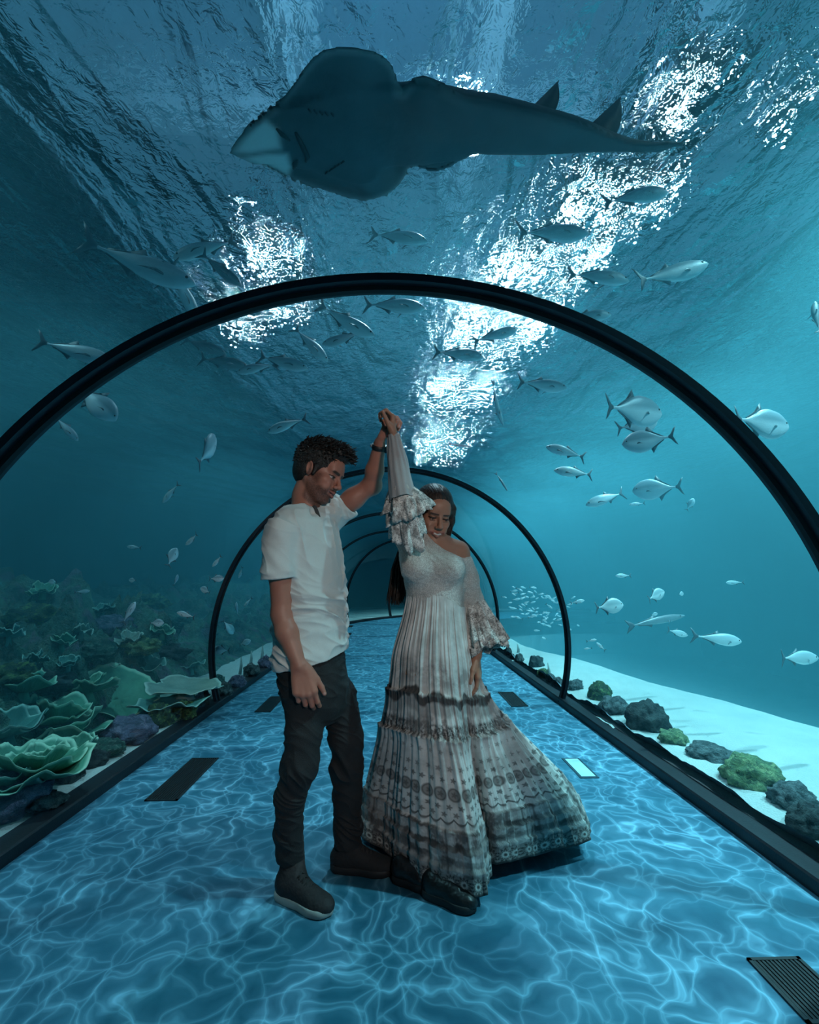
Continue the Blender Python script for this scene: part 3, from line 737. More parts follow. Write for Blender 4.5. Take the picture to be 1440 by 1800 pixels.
def reef_rock(px, py, R, kind, label):
    ok, hit, nrm, _ = reef_o.ray_cast(Vector((0, 0, CAMZ)), ray(px, py).normalized())
    if not ok: return
    s = (hit - Vector((0, 0, CAMZ))).length / FPX
    o = link_mesh('coral_head', rock_mesh(rs_[0] + 1, 4, .6, 1.9), RM[kind]); rs_[0] += 1
    o.location = hit; o.scale = (R * s, R * s * 1.1, R * s * .62); o.rotation_euler = (0, 0, random.uniform(0, 6)); tag(o, label, 'coral', 'lumpy coral heads on the reef slope')
for a in ((40, 1000, 34, 'teal', 'lumpy coral head under the highest coral, near the left edge'), (120, 985, 30, 'dark', 'dark lumpy coral head high on the reef slope'), (170, 985, 26, 'green', 'mossy coral head right of the dark high one'), (215, 1050, 26, 'teal', 'teal coral head between the two bluish fish'), (265, 1062, 24, 'green', 'mossy coral head behind the level bluish fish'), (310, 1095, 24, 'teal', 'teal coral head at the end of the slope by the second arch'), (60, 1090, 34, 'green', 'mossy coral head over the pale ruffled coral, near the left edge'),
          (200, 1105, 28, 'purple', 'purple coral head in the middle of the slope'), (250, 1140, 26, 'algae', 'pale green coral head above the green leaf coral'), (165, 1150, 24, 'teal', 'teal coral head left of the small pale cup'), (85, 1205, 30, 'dark', 'dark coral head above the green cup coral'), (300, 1150, 24, 'dark', 'dark coral head left of the second arch post'), (20, 1190, 30, 'green', 'mossy coral head at the left edge of the lower slope')):
    reef_rock(*a)

# ================================================================== fish
def fish_mat(name, back, belly, fin=False, rough=.38, metal=.06):
    t = NT(name); v = t.coord('Object'); z = t.n('SeparateXYZ', {0: v}).outputs[2]
    zz = t.math('ADD', z, t.math('MULTIPLY', t.math('SUBTRACT', t.noise(v, 9, 3).outputs[0], .5), .03))
    c = t.mix(t.ramp(t.math('MULTIPLY_ADD', zz, 5.0, .5), [(.42, 0), (.85, 1)]), belly, back)
    sc = t.n('TexVoronoi', {'Vector': t.mapping(v, (60, 60, 80)), 'Scale': 1.0}).outputs[0]
    return t.done(t.bsdf(c, rough, t.bump(sc, .12, .004), Metallic=metal))
fin_m = simple('fish_fin', (.10, .16, .19), .5, .2, 5)
FM = {'silver': fish_mat('silver_fish_skin', (.30, .42, .48), (.74, .85, .90)), 'dark': fish_mat('dark_fish_skin', (.05, .09, .11), (.30, .40, .44)), 'pale': fish_mat('pale_fish_skin', (.45, .58, .62), (.80, .90, .93))}
eye_m = simple('fish_eye', (.01, .012, .015), .15, 0)
PROF = {  # t, half height up, down, half width
 'jack': dict(t=[0, .04, .12, .25, .40, .55, .70, .82, .90, .96, 1.0], u=[.004, .040, .082, .118, .128, .112, .078, .044, .022, .014, .016], d=[.004, .036, .074, .112, .122, .106, .074, .042, .022, .014, .016], w=[.004, .028, .048, .062, .066, .060, .042, .024, .013, .008, .004], tail=.17, fork=.62, dors=.09, pec=.20),
 'deep': dict(t=[0, .04, .12, .25, .42, .58, .72, .84, .91, .96, 1.0], u=[.006, .075, .150, .220, .245, .210, .130, .062, .030, .022, .024], d=[.006, .060, .130, .200, .230, .200, .125, .060, .030, .022, .024], w=[.004, .034, .058, .072, .074, .064, .044, .026, .015, .010, .005], tail=.20, fork=.55, dors=.16, pec=.14),
 'slim': dict(t=[0, .05, .14, .28, .42, .58, .72, .84, .91, .96, 1.0], u=[.003, .022, .040, .056, .058, .052, .038, .024, .014, .010, .011], d=[.003, .020, .036, .050, .052, .046, .034, .022, .014, .010, .011], w=[.003, .018, .030, .040, .042, .036, .026, .016, .010, .006, .003], tail=.10, fork=.5, dors=.05, pec=.10)}
def fish_parts(kind, bend):
    p = PROF[kind]; T = np.linspace(0, 1, 26); n = 16
    u, d, w = [hermite(p['t'], p[k], T) for k in 'udw']
    def B(P):
        P = np.asarray(P, float).copy(); s_ = np.clip(.5 - P[..., 0], 0, 1.3)        # distance behind the snout
        P[..., 1] += bend * (s_ ** 2) * .5 - bend * .1; return P
    ang = np.linspace(0, 2 * PI, n, endpoint=False)
    R = np.zeros((26, n, 3))
    for i in range(26):
        h = np.where(np.sin(ang) > 0, u[i], d[i])
        R[i, :, 0] = .5 - T[i] * .84; R[i, :, 1] = w[i] * np.cos(ang) * (np.abs(np.cos(ang)) ** -.1 if False else 1); R[i, :, 2] = h * np.sin(ang)
    body = grid_np('body', B(R), close_v=True)
    def fin(outline, th=.006, root=None):
        """flat fin with rounded thickness: outline list of (x, z) around"""
        o = np.array(outline); c = o.mean(0); rings = []
        for f, y in ((0, th), (.55, th * .9), (1, .0008), (1, -.0008), (.55, -th * .9), (0, -th)):
            q = c + (o - c) * f; rings.append(np.stack([q[:, 0], np.full(len(q), y), q[:, 1]], -1))
        return np.array(rings)
    parts = [('body', body, 0)]
    x0 = .5 - .84 + .01; L = p['tail']; f = p['fork']
    tf = [(x0, .016), (x0 - .05, .05), (x0 - .11, L * .78), (x0 - .155, L), (x0 - .125, L * .55), (x0 - .16 * (1 - f), .012), (x0 - .16 * (1 - f), -.012), (x0 - .125, -L * .55), (x0 - .155, -L), (x0 - .11, -L * .78), (x0 - .05, -.05), (x0, -.016)]
    parts.append(('tail_fin', grid_np('tail_fin', B(fin(tf)), close_v=True), 1))
    zt = lambda x: float(np.interp(.5 - x, T * .84, u)); zd = lambda x: float(np.interp(.5 - x, T * .84, d))
    D = p['dors']
    df = [(.04, zt(.04) - .02), (.0, zt(0) + D * .75), (-.03, zt(-.03) + D * .45), (-.12, zt(-.12) + D * .22), (-.27, zt(-.27) + .012), (-.27, zt(-.27) - .008), (-.12, zt(-.12) - .02)]
    parts.append(('dorsal_fin', grid_np('dorsal_fin', B(fin(df, .004)), close_v=True), 1))
    af = [(-.02, -zd(-.02) + .02), (-.06, -zd(-.06) - D * .75), (-.09, -zd(-.09) - D * .4), (-.16, -zd(-.16) - D * .2), (-.27, -zd(-.27) - .012), (-.27, -zd(-.27) + .008), (-.14, -zd(-.14) + .02)]
    parts.append(('anal_fin', grid_np('anal_fin', B(fin(af, .004)), close_v=True), 1))
    for sy in (1, -1):
        q = p['pec']; pf = np.array([(0, .014), (-.3 * q, .02), (-.75 * q, -.03 * 1), (-q, -.35 * q), (-.6 * q, -.16 * q), (-.2 * q, -.05 * q), (0, -.014)])
        r = fin(pf, .003); wy = float(np.interp(.27, T * .84, w)) * .96
        M = np.array(Matrix.Rotation(sy * -.55, 3, 'Z') @ Matrix.Rotation(sy * .35, 3, 'X'))
        r = r @ M.T + np.array([.23, sy * wy, -.03])
        parts.append(('pectoral_fin', grid_np('pectoral_fin', B(r), close_v=True), 1))
    for sy in (1, -1):
        bm = bmesh.new(); bmesh.ops.create_uvsphere(bm, u_segments=10, v_segments=6, radius=.016 if kind != 'slim' else .009)
        wy = float(np.interp(.085, T * .84, w)); zc = .35 * float(np.interp(.085, T * .84, u))
        for vv_ in bm.verts: vv_.co = Vector(B(np.array([vv_.co.x + .415, vv_.co.y * .5 + sy * wy * .9, vv_.co.z + zc])))
        parts.append(('eye', bm_mesh('eye', bm, True), 2))
    return parts
FISH = {}
def proto(kind, bend):
    key = (kind, bend)
    if key not in FISH: FISH[key] = fish_parts(kind, bend)
    return FISH[key]
def fish(px, py, L, ang, kind, skin, D, depth, label, group, name='silver_fish', cat='fish', detail=True, bend=None, roll=0.0):
    a = math.radians(ang)
    h = (CAM_R * math.cos(a) + CAM_U * math.sin(a)) * math.cos(depth) + CAM_F * math.sin(depth); h.normalize()
    up = Vector((0, 0, 1)); side = up.cross(h)
    if side.length < .15: side = CAM_R.cross(h)
    side.normalize(); up = h.cross(side)
    q = Matrix((h, side, up)).transposed() @ Matrix.Rotation(roll, 3, 'X')
    pos = atD(px, py, D); s = L * D / FPX / (1.0 * max(.35, math.cos(depth)))
    # image scale off axis
    r_ = ray(px, py).normalized(); s *= r_.dot(CAM_F)
    M = q.to_4x4(); M.translation = pos
    bend = random.choice((-.5, -.2, .25, .5)) if bend is None else bend
    e = empty(name, (0, 0, 0), label, cat, group); e.matrix_world = M @ Matrix.Scale(s, 4)
    for nm, me, mi in proto(kind, bend):
        if not detail and nm in ('eye', 'anal_fin', 'pectoral_fin'): continue
        m = (FM[skin], fin_m, eye_m)[mi]
        if not me.materials: me.materials.append(None)
        o = bpy.data.objects.new(nm, me); COL.objects.link(o); o.parent = e
        o.material_slots[0].link = 'OBJECT'; o.material_slots[0].material = m
    return e
GU, GR, GL, GS = 'silver fish of the shoal overhead on the left', 'silver fish near the right of the tank', 'small fish over the left reef', 'small fish over the right sand'
for a in (
 (248, 468, 185, -14, 'jack', 'silver', 2.9, .1, 'largest silver fish at the upper left, above the arch', GU),
 (362, 436, 115, 207, 'jack', 'pale', 3.0, -.2, 'pale fish swimming down to the left, beside the biggest one', GU),
 (388, 474, 86, -36, 'jack', 'dark', 2.9, .1, 'dark fish just under the pale one, above the arch', GU),
 (322, 512, 95, -62, 'jack', 'silver', 2.9, .3, 'silver fish diving behind the arch under the largest one', GU),
 (132, 618, 120, -12, 'jack', 'silver', 2.9, .2, 'silver fish partly behind the left shoulder of the arch', GU),
 (168, 706, 86, -50, 'deep', 'silver', 3.0, .3, 'silver fish just inside the arch at its left shoulder', GU),
 (116, 752, 54, -55, 'jack', 'silver', 3.1, .3, 'small silver fish low inside the left leg of the arch', GU),
 (366, 792, 60, 96, 'deep', 'silver', 3.6, .8, 'fish seen from behind above the left reef', GU),
 (358, 608, 78, -20, 'jack', 'dark', 3.9, .2, 'dim fish left of the bright lamp reflection', GU),
 (392, 636, 90, -14, 'jack', 'dark', 3.8, .2, 'dim fish below the other dim one, under the lamp', GU),
 (452, 646, 72, 196, 'jack', 'silver', 3.2, .1, 'silver fish swimming left, just under the lamp', GU),
 (496, 636, 92, -16, 'jack', 'silver', 3.1, .1, 'silver fish with a raised tail fin, overlapping the one swimming left', GU),
 (546, 604, 84, -48, 'jack', 'silver', 3.2, .2, 'silver fish diving to the right under the lamp', GU),
 (608, 566, 110, -22, 'jack', 'silver', 3.0, .1, 'silver fish right of the lamp, upper of a close pair', GU),
 (604, 596, 80, 188, 'jack', 'silver', 3.1, .1, 'silver fish under the close pair upper one, swimming left', GU),
 (505, 746, 75, 204, 'jack', 'pale', 3.6, .1, 'lone pale fish above the head of the man, to its left', GU),
 (300, 866, 46, 232, 'jack', 'pale', 3.9, .1, 'pale fish far left of the head of the man', GU),
 (700, 416, 105, -9, 'jack', 'silver', 3.1, .1, 'fish above the crown of the arch', GU),
 (692, 537, 112, -5, 'jack', 'silver', 3.0, .1, 'fish right under the crown of the arch', GU),
 (970, 411, 140, 6, 'jack', 'silver', 3.0, .1, 'long silver fish above the arch on the right, against the glitter', GR),
 (1118, 345, 120, 8, 'jack', 'silver', 3.0, .1, 'highest silver fish on the right, below the tail of the ray', GR),
 (1052, 486, 112, -8, 'jack', 'silver', 3.0, .1, 'plump silver fish against the glitter, left of a longer one', GR),
 (1178, 484, 140, 18, 'jack', 'silver', 3.0, -.1, 'long silver fish nosing up to the right above the arch', GR),
 (1034, 556, 84, 4, 'jack', 'silver', 3.0, .1, 'silver fish half behind the arch on the right', GR),
 (870, 589, 84, 14, 'jack', 'silver', 3.4, .1, 'dim fish in the glitter just inside the arch', GR),
 (806, 622, 92, -8, 'jack', 'silver', 3.3, .1, 'silver fish left of the glitter under the arch', GR),
 (952, 677, 96, -4, 'jack', 'silver', 3.4, .1, 'silver fish with forked tail below the glitter', GR),
 (872, 708, 84, -64, 'slim', 'silver', 3.6, .2, 'thin fish hanging head down in the glitter', GR),
 (1112, 722, 120, -3, 'deep', 'silver', 3.2, .2, 'deep bodied silver fish, topmost of three inside the arch on the right', GR),
 (1120, 747, 74, 8, 'deep', 'silver', 3.5, .1, 'fish half hidden in the middle of three inside the arch', GR),
 (1140, 775, 84, 186, 'deep', 'silver', 3.4, .2, 'fish lowest of three inside the arch on the right', GR),
 (1336, 744, 116, -6, 'deep', 'silver', 3.0, .1, 'deep bodied silver fish right of the arch leg', GR),
 (996, 794, 72, 166, 'jack', 'silver', 3.8, .2, 'silver fish heading left with raised tail, above a smaller pale one', GR),
 (1010, 830, 72, 176, 'jack', 'pale', 3.9, .1, 'pale fish heading left under the one with raised tail', GR),
 (1155, 860, 78, 184, 'deep', 'silver', 4.4, .2, 'faint fish heading left well inside the right leg of the arch', GR),
 (1066, 876, 76, 200, 'jack', 'silver', 4.6, .1, 'faint slender fish above and right of the head of the woman', GR),
 (808, 783, 44, -6, 'slim', 'dark', 4.0, .1, 'little dark fish in the glitter above the woman', GR),
 (882, 846, 40, -60, 'slim', 'dark', 4.4, .1, 'tiny thin dark fish over the second arch', GR),
 (1436, 560, 70, 82, 'jack', 'dark', 3.0, .2, 'dark fish cut by the right edge of the picture', GR),
 (1120, 886, 26, 185, 'jack', 'silver', 5.0, .1, 'tiny faint fish below the faint slender one', GR),
 (1214, 887, 24, 60, 'deep', 'silver', 5.0, .1, 'tiny faint fish near the right leg of the arch', GR),
 (1070, 1066, 56, 4, 'deep', 'pale', 4.2, .1, 'round bodied pale fish above the sand, larger of two', GS),
 (1152, 1047, 42, 18, 'deep', 'pale', 4.4, .2, 'round bodied pale fish above the sand, smaller and higher of two', GS),
 (1097, 1012, 30, 182, 'jack', 'pale', 5.0, .1, 'small pale fish left of the round bodied two', GS),
 (1292, 1024, 28, 182, 'jack', 'pale', 5.0, .1, 'small pale fish alone near the right leg of the arch', GS),
 (1015, 1058, 26, 10, 'jack', 'pale', 5.0, .1, 'small pale fish just right of the second arch post', GS),
 (1197, 1044, 15, 0, 'deep', 'pale', 5.4, .5, 'tiny round fish right of the smaller round bodied one', GS),
 (1150, 1080, 14, 10, 'deep', 'pale', 5.4, .1, 'tiny fish under the smaller round bodied one', GS),
 (1190, 1112, 44, -16, 'jack', 'pale', 4.8, .1, 'pale blurred fish near the sand beside the dark slim one', GS),
 (1262, 1123, 84, -8, 'jack', 'pale', 4.4, .1, 'long pale fish skimming the sand on the right', GS),
 (1400, 1156, 96, -4, 'jack', 'pale', 4.0, .1, 'long pale fish skimming the sand at the right edge', GS),
 (1150, 1092, 120, 8, 'slim', 'dark', 5.2, .1, 'dark slim fish low over the sand', GS),
 (1040, 1126, 18, 10, 'jack', 'pale', 5.0, .1, 'tiny pale fish over the sand right of the second arch post', GS),
 (1034, 1140, 14, 190, 'jack', 'pale', 5.0, .1, 'tiniest pale fish over the sand by the second arch post', GS),
 (1057, 1137, 22, 140, 'jack', 'pale', 5.0, .1, 'tiny pale fish over the sand, tilted nose up', GS),
 (302, 980, 34, 70, 'deep', 'pale', 4.6, .5, 'pale deep fish above the left reef, tail up', GL),
 (338, 948, 34, 216, 'jack', 'pale', 4.6, .1, 'small pale fish upper left of the second arch', GL),
 (382, 986, 28, 226, 'jack', 'pale', 5.0, .1, 'small pale fish touching the second arch on the left', GL),
 (236, 962, 26, 176, 'jack', 'silver', 4.6, .1, 'small dull fish level with the pale deep one', GL),
 (234, 1020, 17, 180, 'deep', 'silver', 4.6, .1, 'tiny dull fish below the small dull one', GL),
 (144, 1040, 26, 4, 'jack', 'silver', 4.2, .1, 'small dull fish over the reef towards the left', GL),
 (94, 1023, 20, 180, 'deep', 'silver', 4.2, .1, 'tiny dull fish over the reef nearest the left edge', GL),
 (310, 1020, 20, 90, 'deep', 'silver', 4.8, .3, 'tiny dull fish under the pale deep one', GL),
 (380, 1017, 26, 0, 'deep', 'silver', 5.0, .2, 'small fish beside the second arch on the left, upper', GL),
 (362, 1038, 24, 160, 'deep', 'silver', 5.0, .2, 'small fish beside the second arch on the left, lower', GL),
 (226, 1078, 44, 62, 'jack', 'silver', 4.0, .2, 'bluish fish rising steeply from the reef', GL),
 (328, 1081, 38, 168, 'jack', 'silver', 4.4, .1, 'bluish fish level over the reef left of the second arch', GL),
 (274, 1095, 28, 0, 'deep', 'silver', 4.4, .1, 'dim fish between the two bluish ones', GL),
 (402, 1102, 30, -72, 'deep', 'pale', 5.4, .4, 'pale fish just inside the second arch, nose down', GL),
 (389, 1143, 32, 180, 'deep', 'silver', 5.4, .2, 'dull round fish low behind the second arch post', GL),
 (416, 1071, 24, 90, 'deep', 'silver', 5.6, .3, 'dull fish above the pale nose down one', GL),
 (424, 1006, 24, 240, 'jack', 'pale', 5.8, .1, 'small pale fish inside the second arch, highest there', GL),
 (436, 1058, 22, 230, 'jack', 'pale', 6.0, .1, 'small pale fish inside the second arch near the arm of the man', GL),
 (430, 1130, 22, 20, 'deep', 'pale', 6.0, .2, 'small pale fish low inside the second arch near the man', GL)):
    fish(*a, detail=a[2] > 20)
random.seed(11)
for i in range(95):
    px = random.gauss(948, 36); py = random.gauss(1068, 22) + (px - 948) * .15
    if not (884 < px < 1040 and 1015 < py < 1125): continue
    fish(px, py, random.uniform(8, 15), random.choice((0, 180)) + random.uniform(-40, 40), 'jack', 'pale', random.uniform(6.5, 8.2), random.uniform(-.4, .4), 'tiny pale fish in the dense school between the arches on the right', 'school of tiny fish on the right', name='schooling_fish', detail=False)

# ================================================================== guitarfish (wedge-nosed ray) gliding over the tunnel
RZ = 2.86
OUT = [(402, 268), (425, 232), (457, 204), (495, 178), (514, 153), (530, 130), (548, 108), (566, 96), (590, 90), (620, 91), (645, 94), (668, 102), (684, 113), (694, 126), (699, 140), (702, 158), (708, 160), (714, 153), (726, 143), (740, 139), (752, 139), (765, 145), (785, 155), (806, 168), (820, 174), (860, 180), (900, 190), (950, 201), (1000, 215), (1045, 230), (1075, 243), (1098, 250), (1120, 254), (1150, 255), (1185, 251), (1216, 247), (1204, 258), (1186, 269), (1170, 276), (1152, 279), (1130, 277), (1108, 271), (1070, 272), (1000, 273), (920, 273), (860, 272), (834, 270), (826, 274), (812, 286), (792, 299), (772, 305), (755, 306), (742, 302), (734, 298), (726, 296), (722, 304), (716, 318), (704, 335), (690, 347), (672, 355), (655, 360), (640, 362), (615, 358), (590, 350), (560, 341), (530, 330), (508, 320), (484, 307), (460, 295), (440, 286), (420, 277)]
po = np.array([tuple(atZ(x, y, RZ)) for x, y in OUT])[:, :2]
# dense outline + signed distance in the plane
h = .011
lo = np.array([po[:, 0].min() - .06, po[:, 1].min() - .06, RZ - .22]); hi = np.array([po[:, 0].max() + .06, po[:, 1].max() + .06, RZ + .22])
S = SDF(lo, hi, h)
ax = [S.lo[i] + S.h * np.arange(S.n[i]) for i in range(3)]
X2, Y2 = np.meshgrid(ax[0], ax[1], indexing='ij')
def poly_sd(X, Y, poly):
    d = np.full(X.shape, 1e9); ins = np.zeros(X.shape, bool); n = len(poly)
    for i in range(n):
        a, b = poly[i], poly[(i + 1) % n]; e = b - a
        wx, wy = X - a[0], Y - a[1]; t_ = np.clip((wx * e[0] + wy * e[1]) / (e @ e), 0, 1)
        d = np.minimum(d, (wx - e[0] * t_) ** 2 + (wy - e[1] * t_) ** 2)
        c = ((a[1] > Y) != (b[1] > Y)) & (X < (b[0] - a[0]) * (Y - a[1]) / (b[1] - a[1] + 1e-12) + a[0]); ins ^= c
    return np.where(ins, -1, 1) * np.sqrt(d)
sd = poly_sd(X2, Y2, po)
tail_w = np.array([tuple(atZ(x, y, RZ)) for x, y in ((420, 268), (520, 248), (640, 232), (740, 228), (860, 228), (1000, 245), (1110, 261), (1200, 256))])[:, :2]
tr = np.array([.05, .13, .16, .155, .115, .075, .035, .012]); th_ = np.array([.015, .035, .055, .062, .058, .045, .026, .008])
tb = np.zeros(X2.shape)
dd = np.full(X2.shape, 1e9)
for i in range(len(tail_w) - 1):
    a, b = tail_w[i], tail_w[i + 1]; e = b - a
    t_ = np.clip(((X2 - a[0]) * e[0] + (Y2 - a[1]) * e[1]) / (e @ e), 0, 1)
    r2 = (X2 - a[0] - e[0] * t_) ** 2 + (Y2 - a[1] - e[1] * t_) ** 2
    w_ = tr[i] + (tr[i + 1] - tr[i]) * t_; hh_ = th_[i] + (th_[i + 1] - th_[i]) * t_
    tb = np.maximum(tb, hh_ * np.sqrt(np.clip(1 - r2 / w_ ** 2, 0, 1)))
fin_t = .004 + .020 * (1 - np.exp(-np.clip(-sd, 0, 1) / .07))
half = np.maximum(fin_t, tb) ; half = half * np.clip(-sd / .012 + .3, 0, 1)
for _ in range(3):
    half[1:-1, 1:-1] = (half[1:-1, 1:-1] * 2 + half[:-2, 1:-1] + half[2:, 1:-1] + half[1:-1, :-2] + half[1:-1, 2:]) / 6
mid = RZ + half * .75 + .015 * pnoise(np.stack([X2 * 2, Y2 * 2, X2 * 0], -1)) + .05 * np.clip(fin_t - tb, 0, .02) / .02 * np.clip(1 + sd / .12, 0, 1)
S.d = np.maximum(np.abs(ax[2][None, None] - mid[:, :, None]) - half[:, :, None], sd[:, :, None] * .8).astype(np.float32)
V, Q = S.extract()
g = S.grad_at(V)
ray_root = empty('guitarfish', (float(po[:, 0].mean()), float(po[:, 1].mean()), RZ), 'huge wedge nosed ray with a long shark tail gliding overhead', 'ray')
me = mesh_np('body', V - np.array(ray_root.location), Q)
sn = atZ(402, 268, RZ); 
# pigment: pale snout panels with a dark ridge between, darker back
hx = np.array([tuple(atZ(x, y, RZ)) for x, y in ((402, 268), (520, 248))])[:, :2]; ed = hx[1] - hx[0]; Ln = np.linalg.norm(ed); ed /= Ln; nn = np.array([-ed[1], ed[0]])
rel = V[:, :2] - hx[0]; al = rel @ ed; la = np.abs(rel @ nn)
p1 = np.array([tuple(atZ(x, y, RZ)) for x, y in ((404, 266), (462, 206), (488, 226), (494, 258), (440, 267))])[:, :2]
p2 = np.array([tuple(atZ(x, y, RZ)) for x, y in ((412, 277), (470, 267), (505, 268), (513, 296), (505, 318), (462, 295))])[:, :2]
pale = np.maximum(smoothstep(.018, -.018, poly_sd(V[:, 0], V[:, 1], p1)), smoothstep(.018, -.018, poly_sd(V[:, 0], V[:, 1], p2)))
sdv = poly_sd(V[:, 0], V[:, 1], po)
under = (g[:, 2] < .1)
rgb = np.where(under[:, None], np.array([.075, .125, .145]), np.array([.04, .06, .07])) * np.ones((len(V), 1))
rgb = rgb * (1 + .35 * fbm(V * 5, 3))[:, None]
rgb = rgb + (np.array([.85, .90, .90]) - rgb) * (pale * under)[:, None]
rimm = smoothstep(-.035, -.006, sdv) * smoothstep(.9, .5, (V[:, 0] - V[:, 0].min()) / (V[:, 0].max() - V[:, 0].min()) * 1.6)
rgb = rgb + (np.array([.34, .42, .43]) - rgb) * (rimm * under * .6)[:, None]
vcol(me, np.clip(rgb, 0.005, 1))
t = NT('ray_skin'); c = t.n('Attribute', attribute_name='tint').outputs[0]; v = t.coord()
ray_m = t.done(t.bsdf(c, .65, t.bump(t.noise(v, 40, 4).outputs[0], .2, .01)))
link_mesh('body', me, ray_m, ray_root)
dark_m = simple('ray_dark_skin', (.02, .035, .04), .6)
def rp(x, y, dz): return atZ(x, y, RZ) + Vector((0, 0, dz)) - ray_root.location
def under_z(x, y):
    p = atZ(x, y, RZ); i = int(round((p.x - S.lo[0]) / h)); j = int(round((p.y - S.lo[1]) / h)); return float(mid[i, j] - half[i, j] - RZ) - .004
def mark(pts, r, nm):
    mb = MB(); mb.tube([rp(x, y, under_z(x, y)) for x, y in pts], r, 8, flat=.6); mb.build(nm, dark_m, ray_root)
mark([(520, 228), (526, 240), (534, 256), (541, 272), (538, 281)], [.005, .009, .010, .009, .004], 'mouth')
mark([(486, 222), (496, 232), (510, 243)], [.004, .010, .004], 'nostril'); mark([(516, 295), (519, 285), (524, 277)], [.004, .010, .004], 'nostril')
for i in range(5):
    mark([(542 + i * 10, 188 + i * 1.2), (547 + i * 10, 194 + i * 1.2)], [.003, .004], 'gill_slit')
    mark([(572 + i * 7, 303 - i * 5), (577 + i * 7, 298 - i * 5)], [.003, .004], 'gill_slit')
def dorsal(pts, nm, zb, zt):
    # upright fin leaning past the far side of the tail
    base0, base1 = atZ(*pts[0], RZ), atZ(*pts[1], RZ)
    P0, P1 = base0 + Vector((0, 0, zb)) - ray_root.location, base1 + Vector((0, 0, zb)) - ray_root.location
    T_ = P1 + Vector((.05, 0, zt))
    mb = MB(); n = 8; rings = []
    for i in range(n + 1):
        f = i / n; a = P0.lerp(T_, f); b = P1.lerp(T_, f * .9); w = .012 * (1 - f) + .001
        b = b + Vector((.02 * math.sin(f * PI), 0, 0)); m = (a + b) / 2
        rings += [a, m + Vector((0, -w, 0)), b, m + Vector((0, w, 0))]
    F = []
    for i in range(n):
        for k in range(4): F.append((i * 4 + k, i * 4 + (k + 1) % 4, (i + 1) * 4 + (k + 1) % 4, (i + 1) * 4 + k))
    F += [(0, 1, 2, 3), (n * 4 + 3, n * 4 + 2, n * 4 + 1, n * 4)]
    mb.add(rings, F); mb.build(nm, dark_m, ray_root)
dorsal(((1022, 242), (1076, 256)), 'dorsal_fin', .02, .20)
dorsal(((918, 218), (964, 226)), 'dorsal_fin', .03, .18)
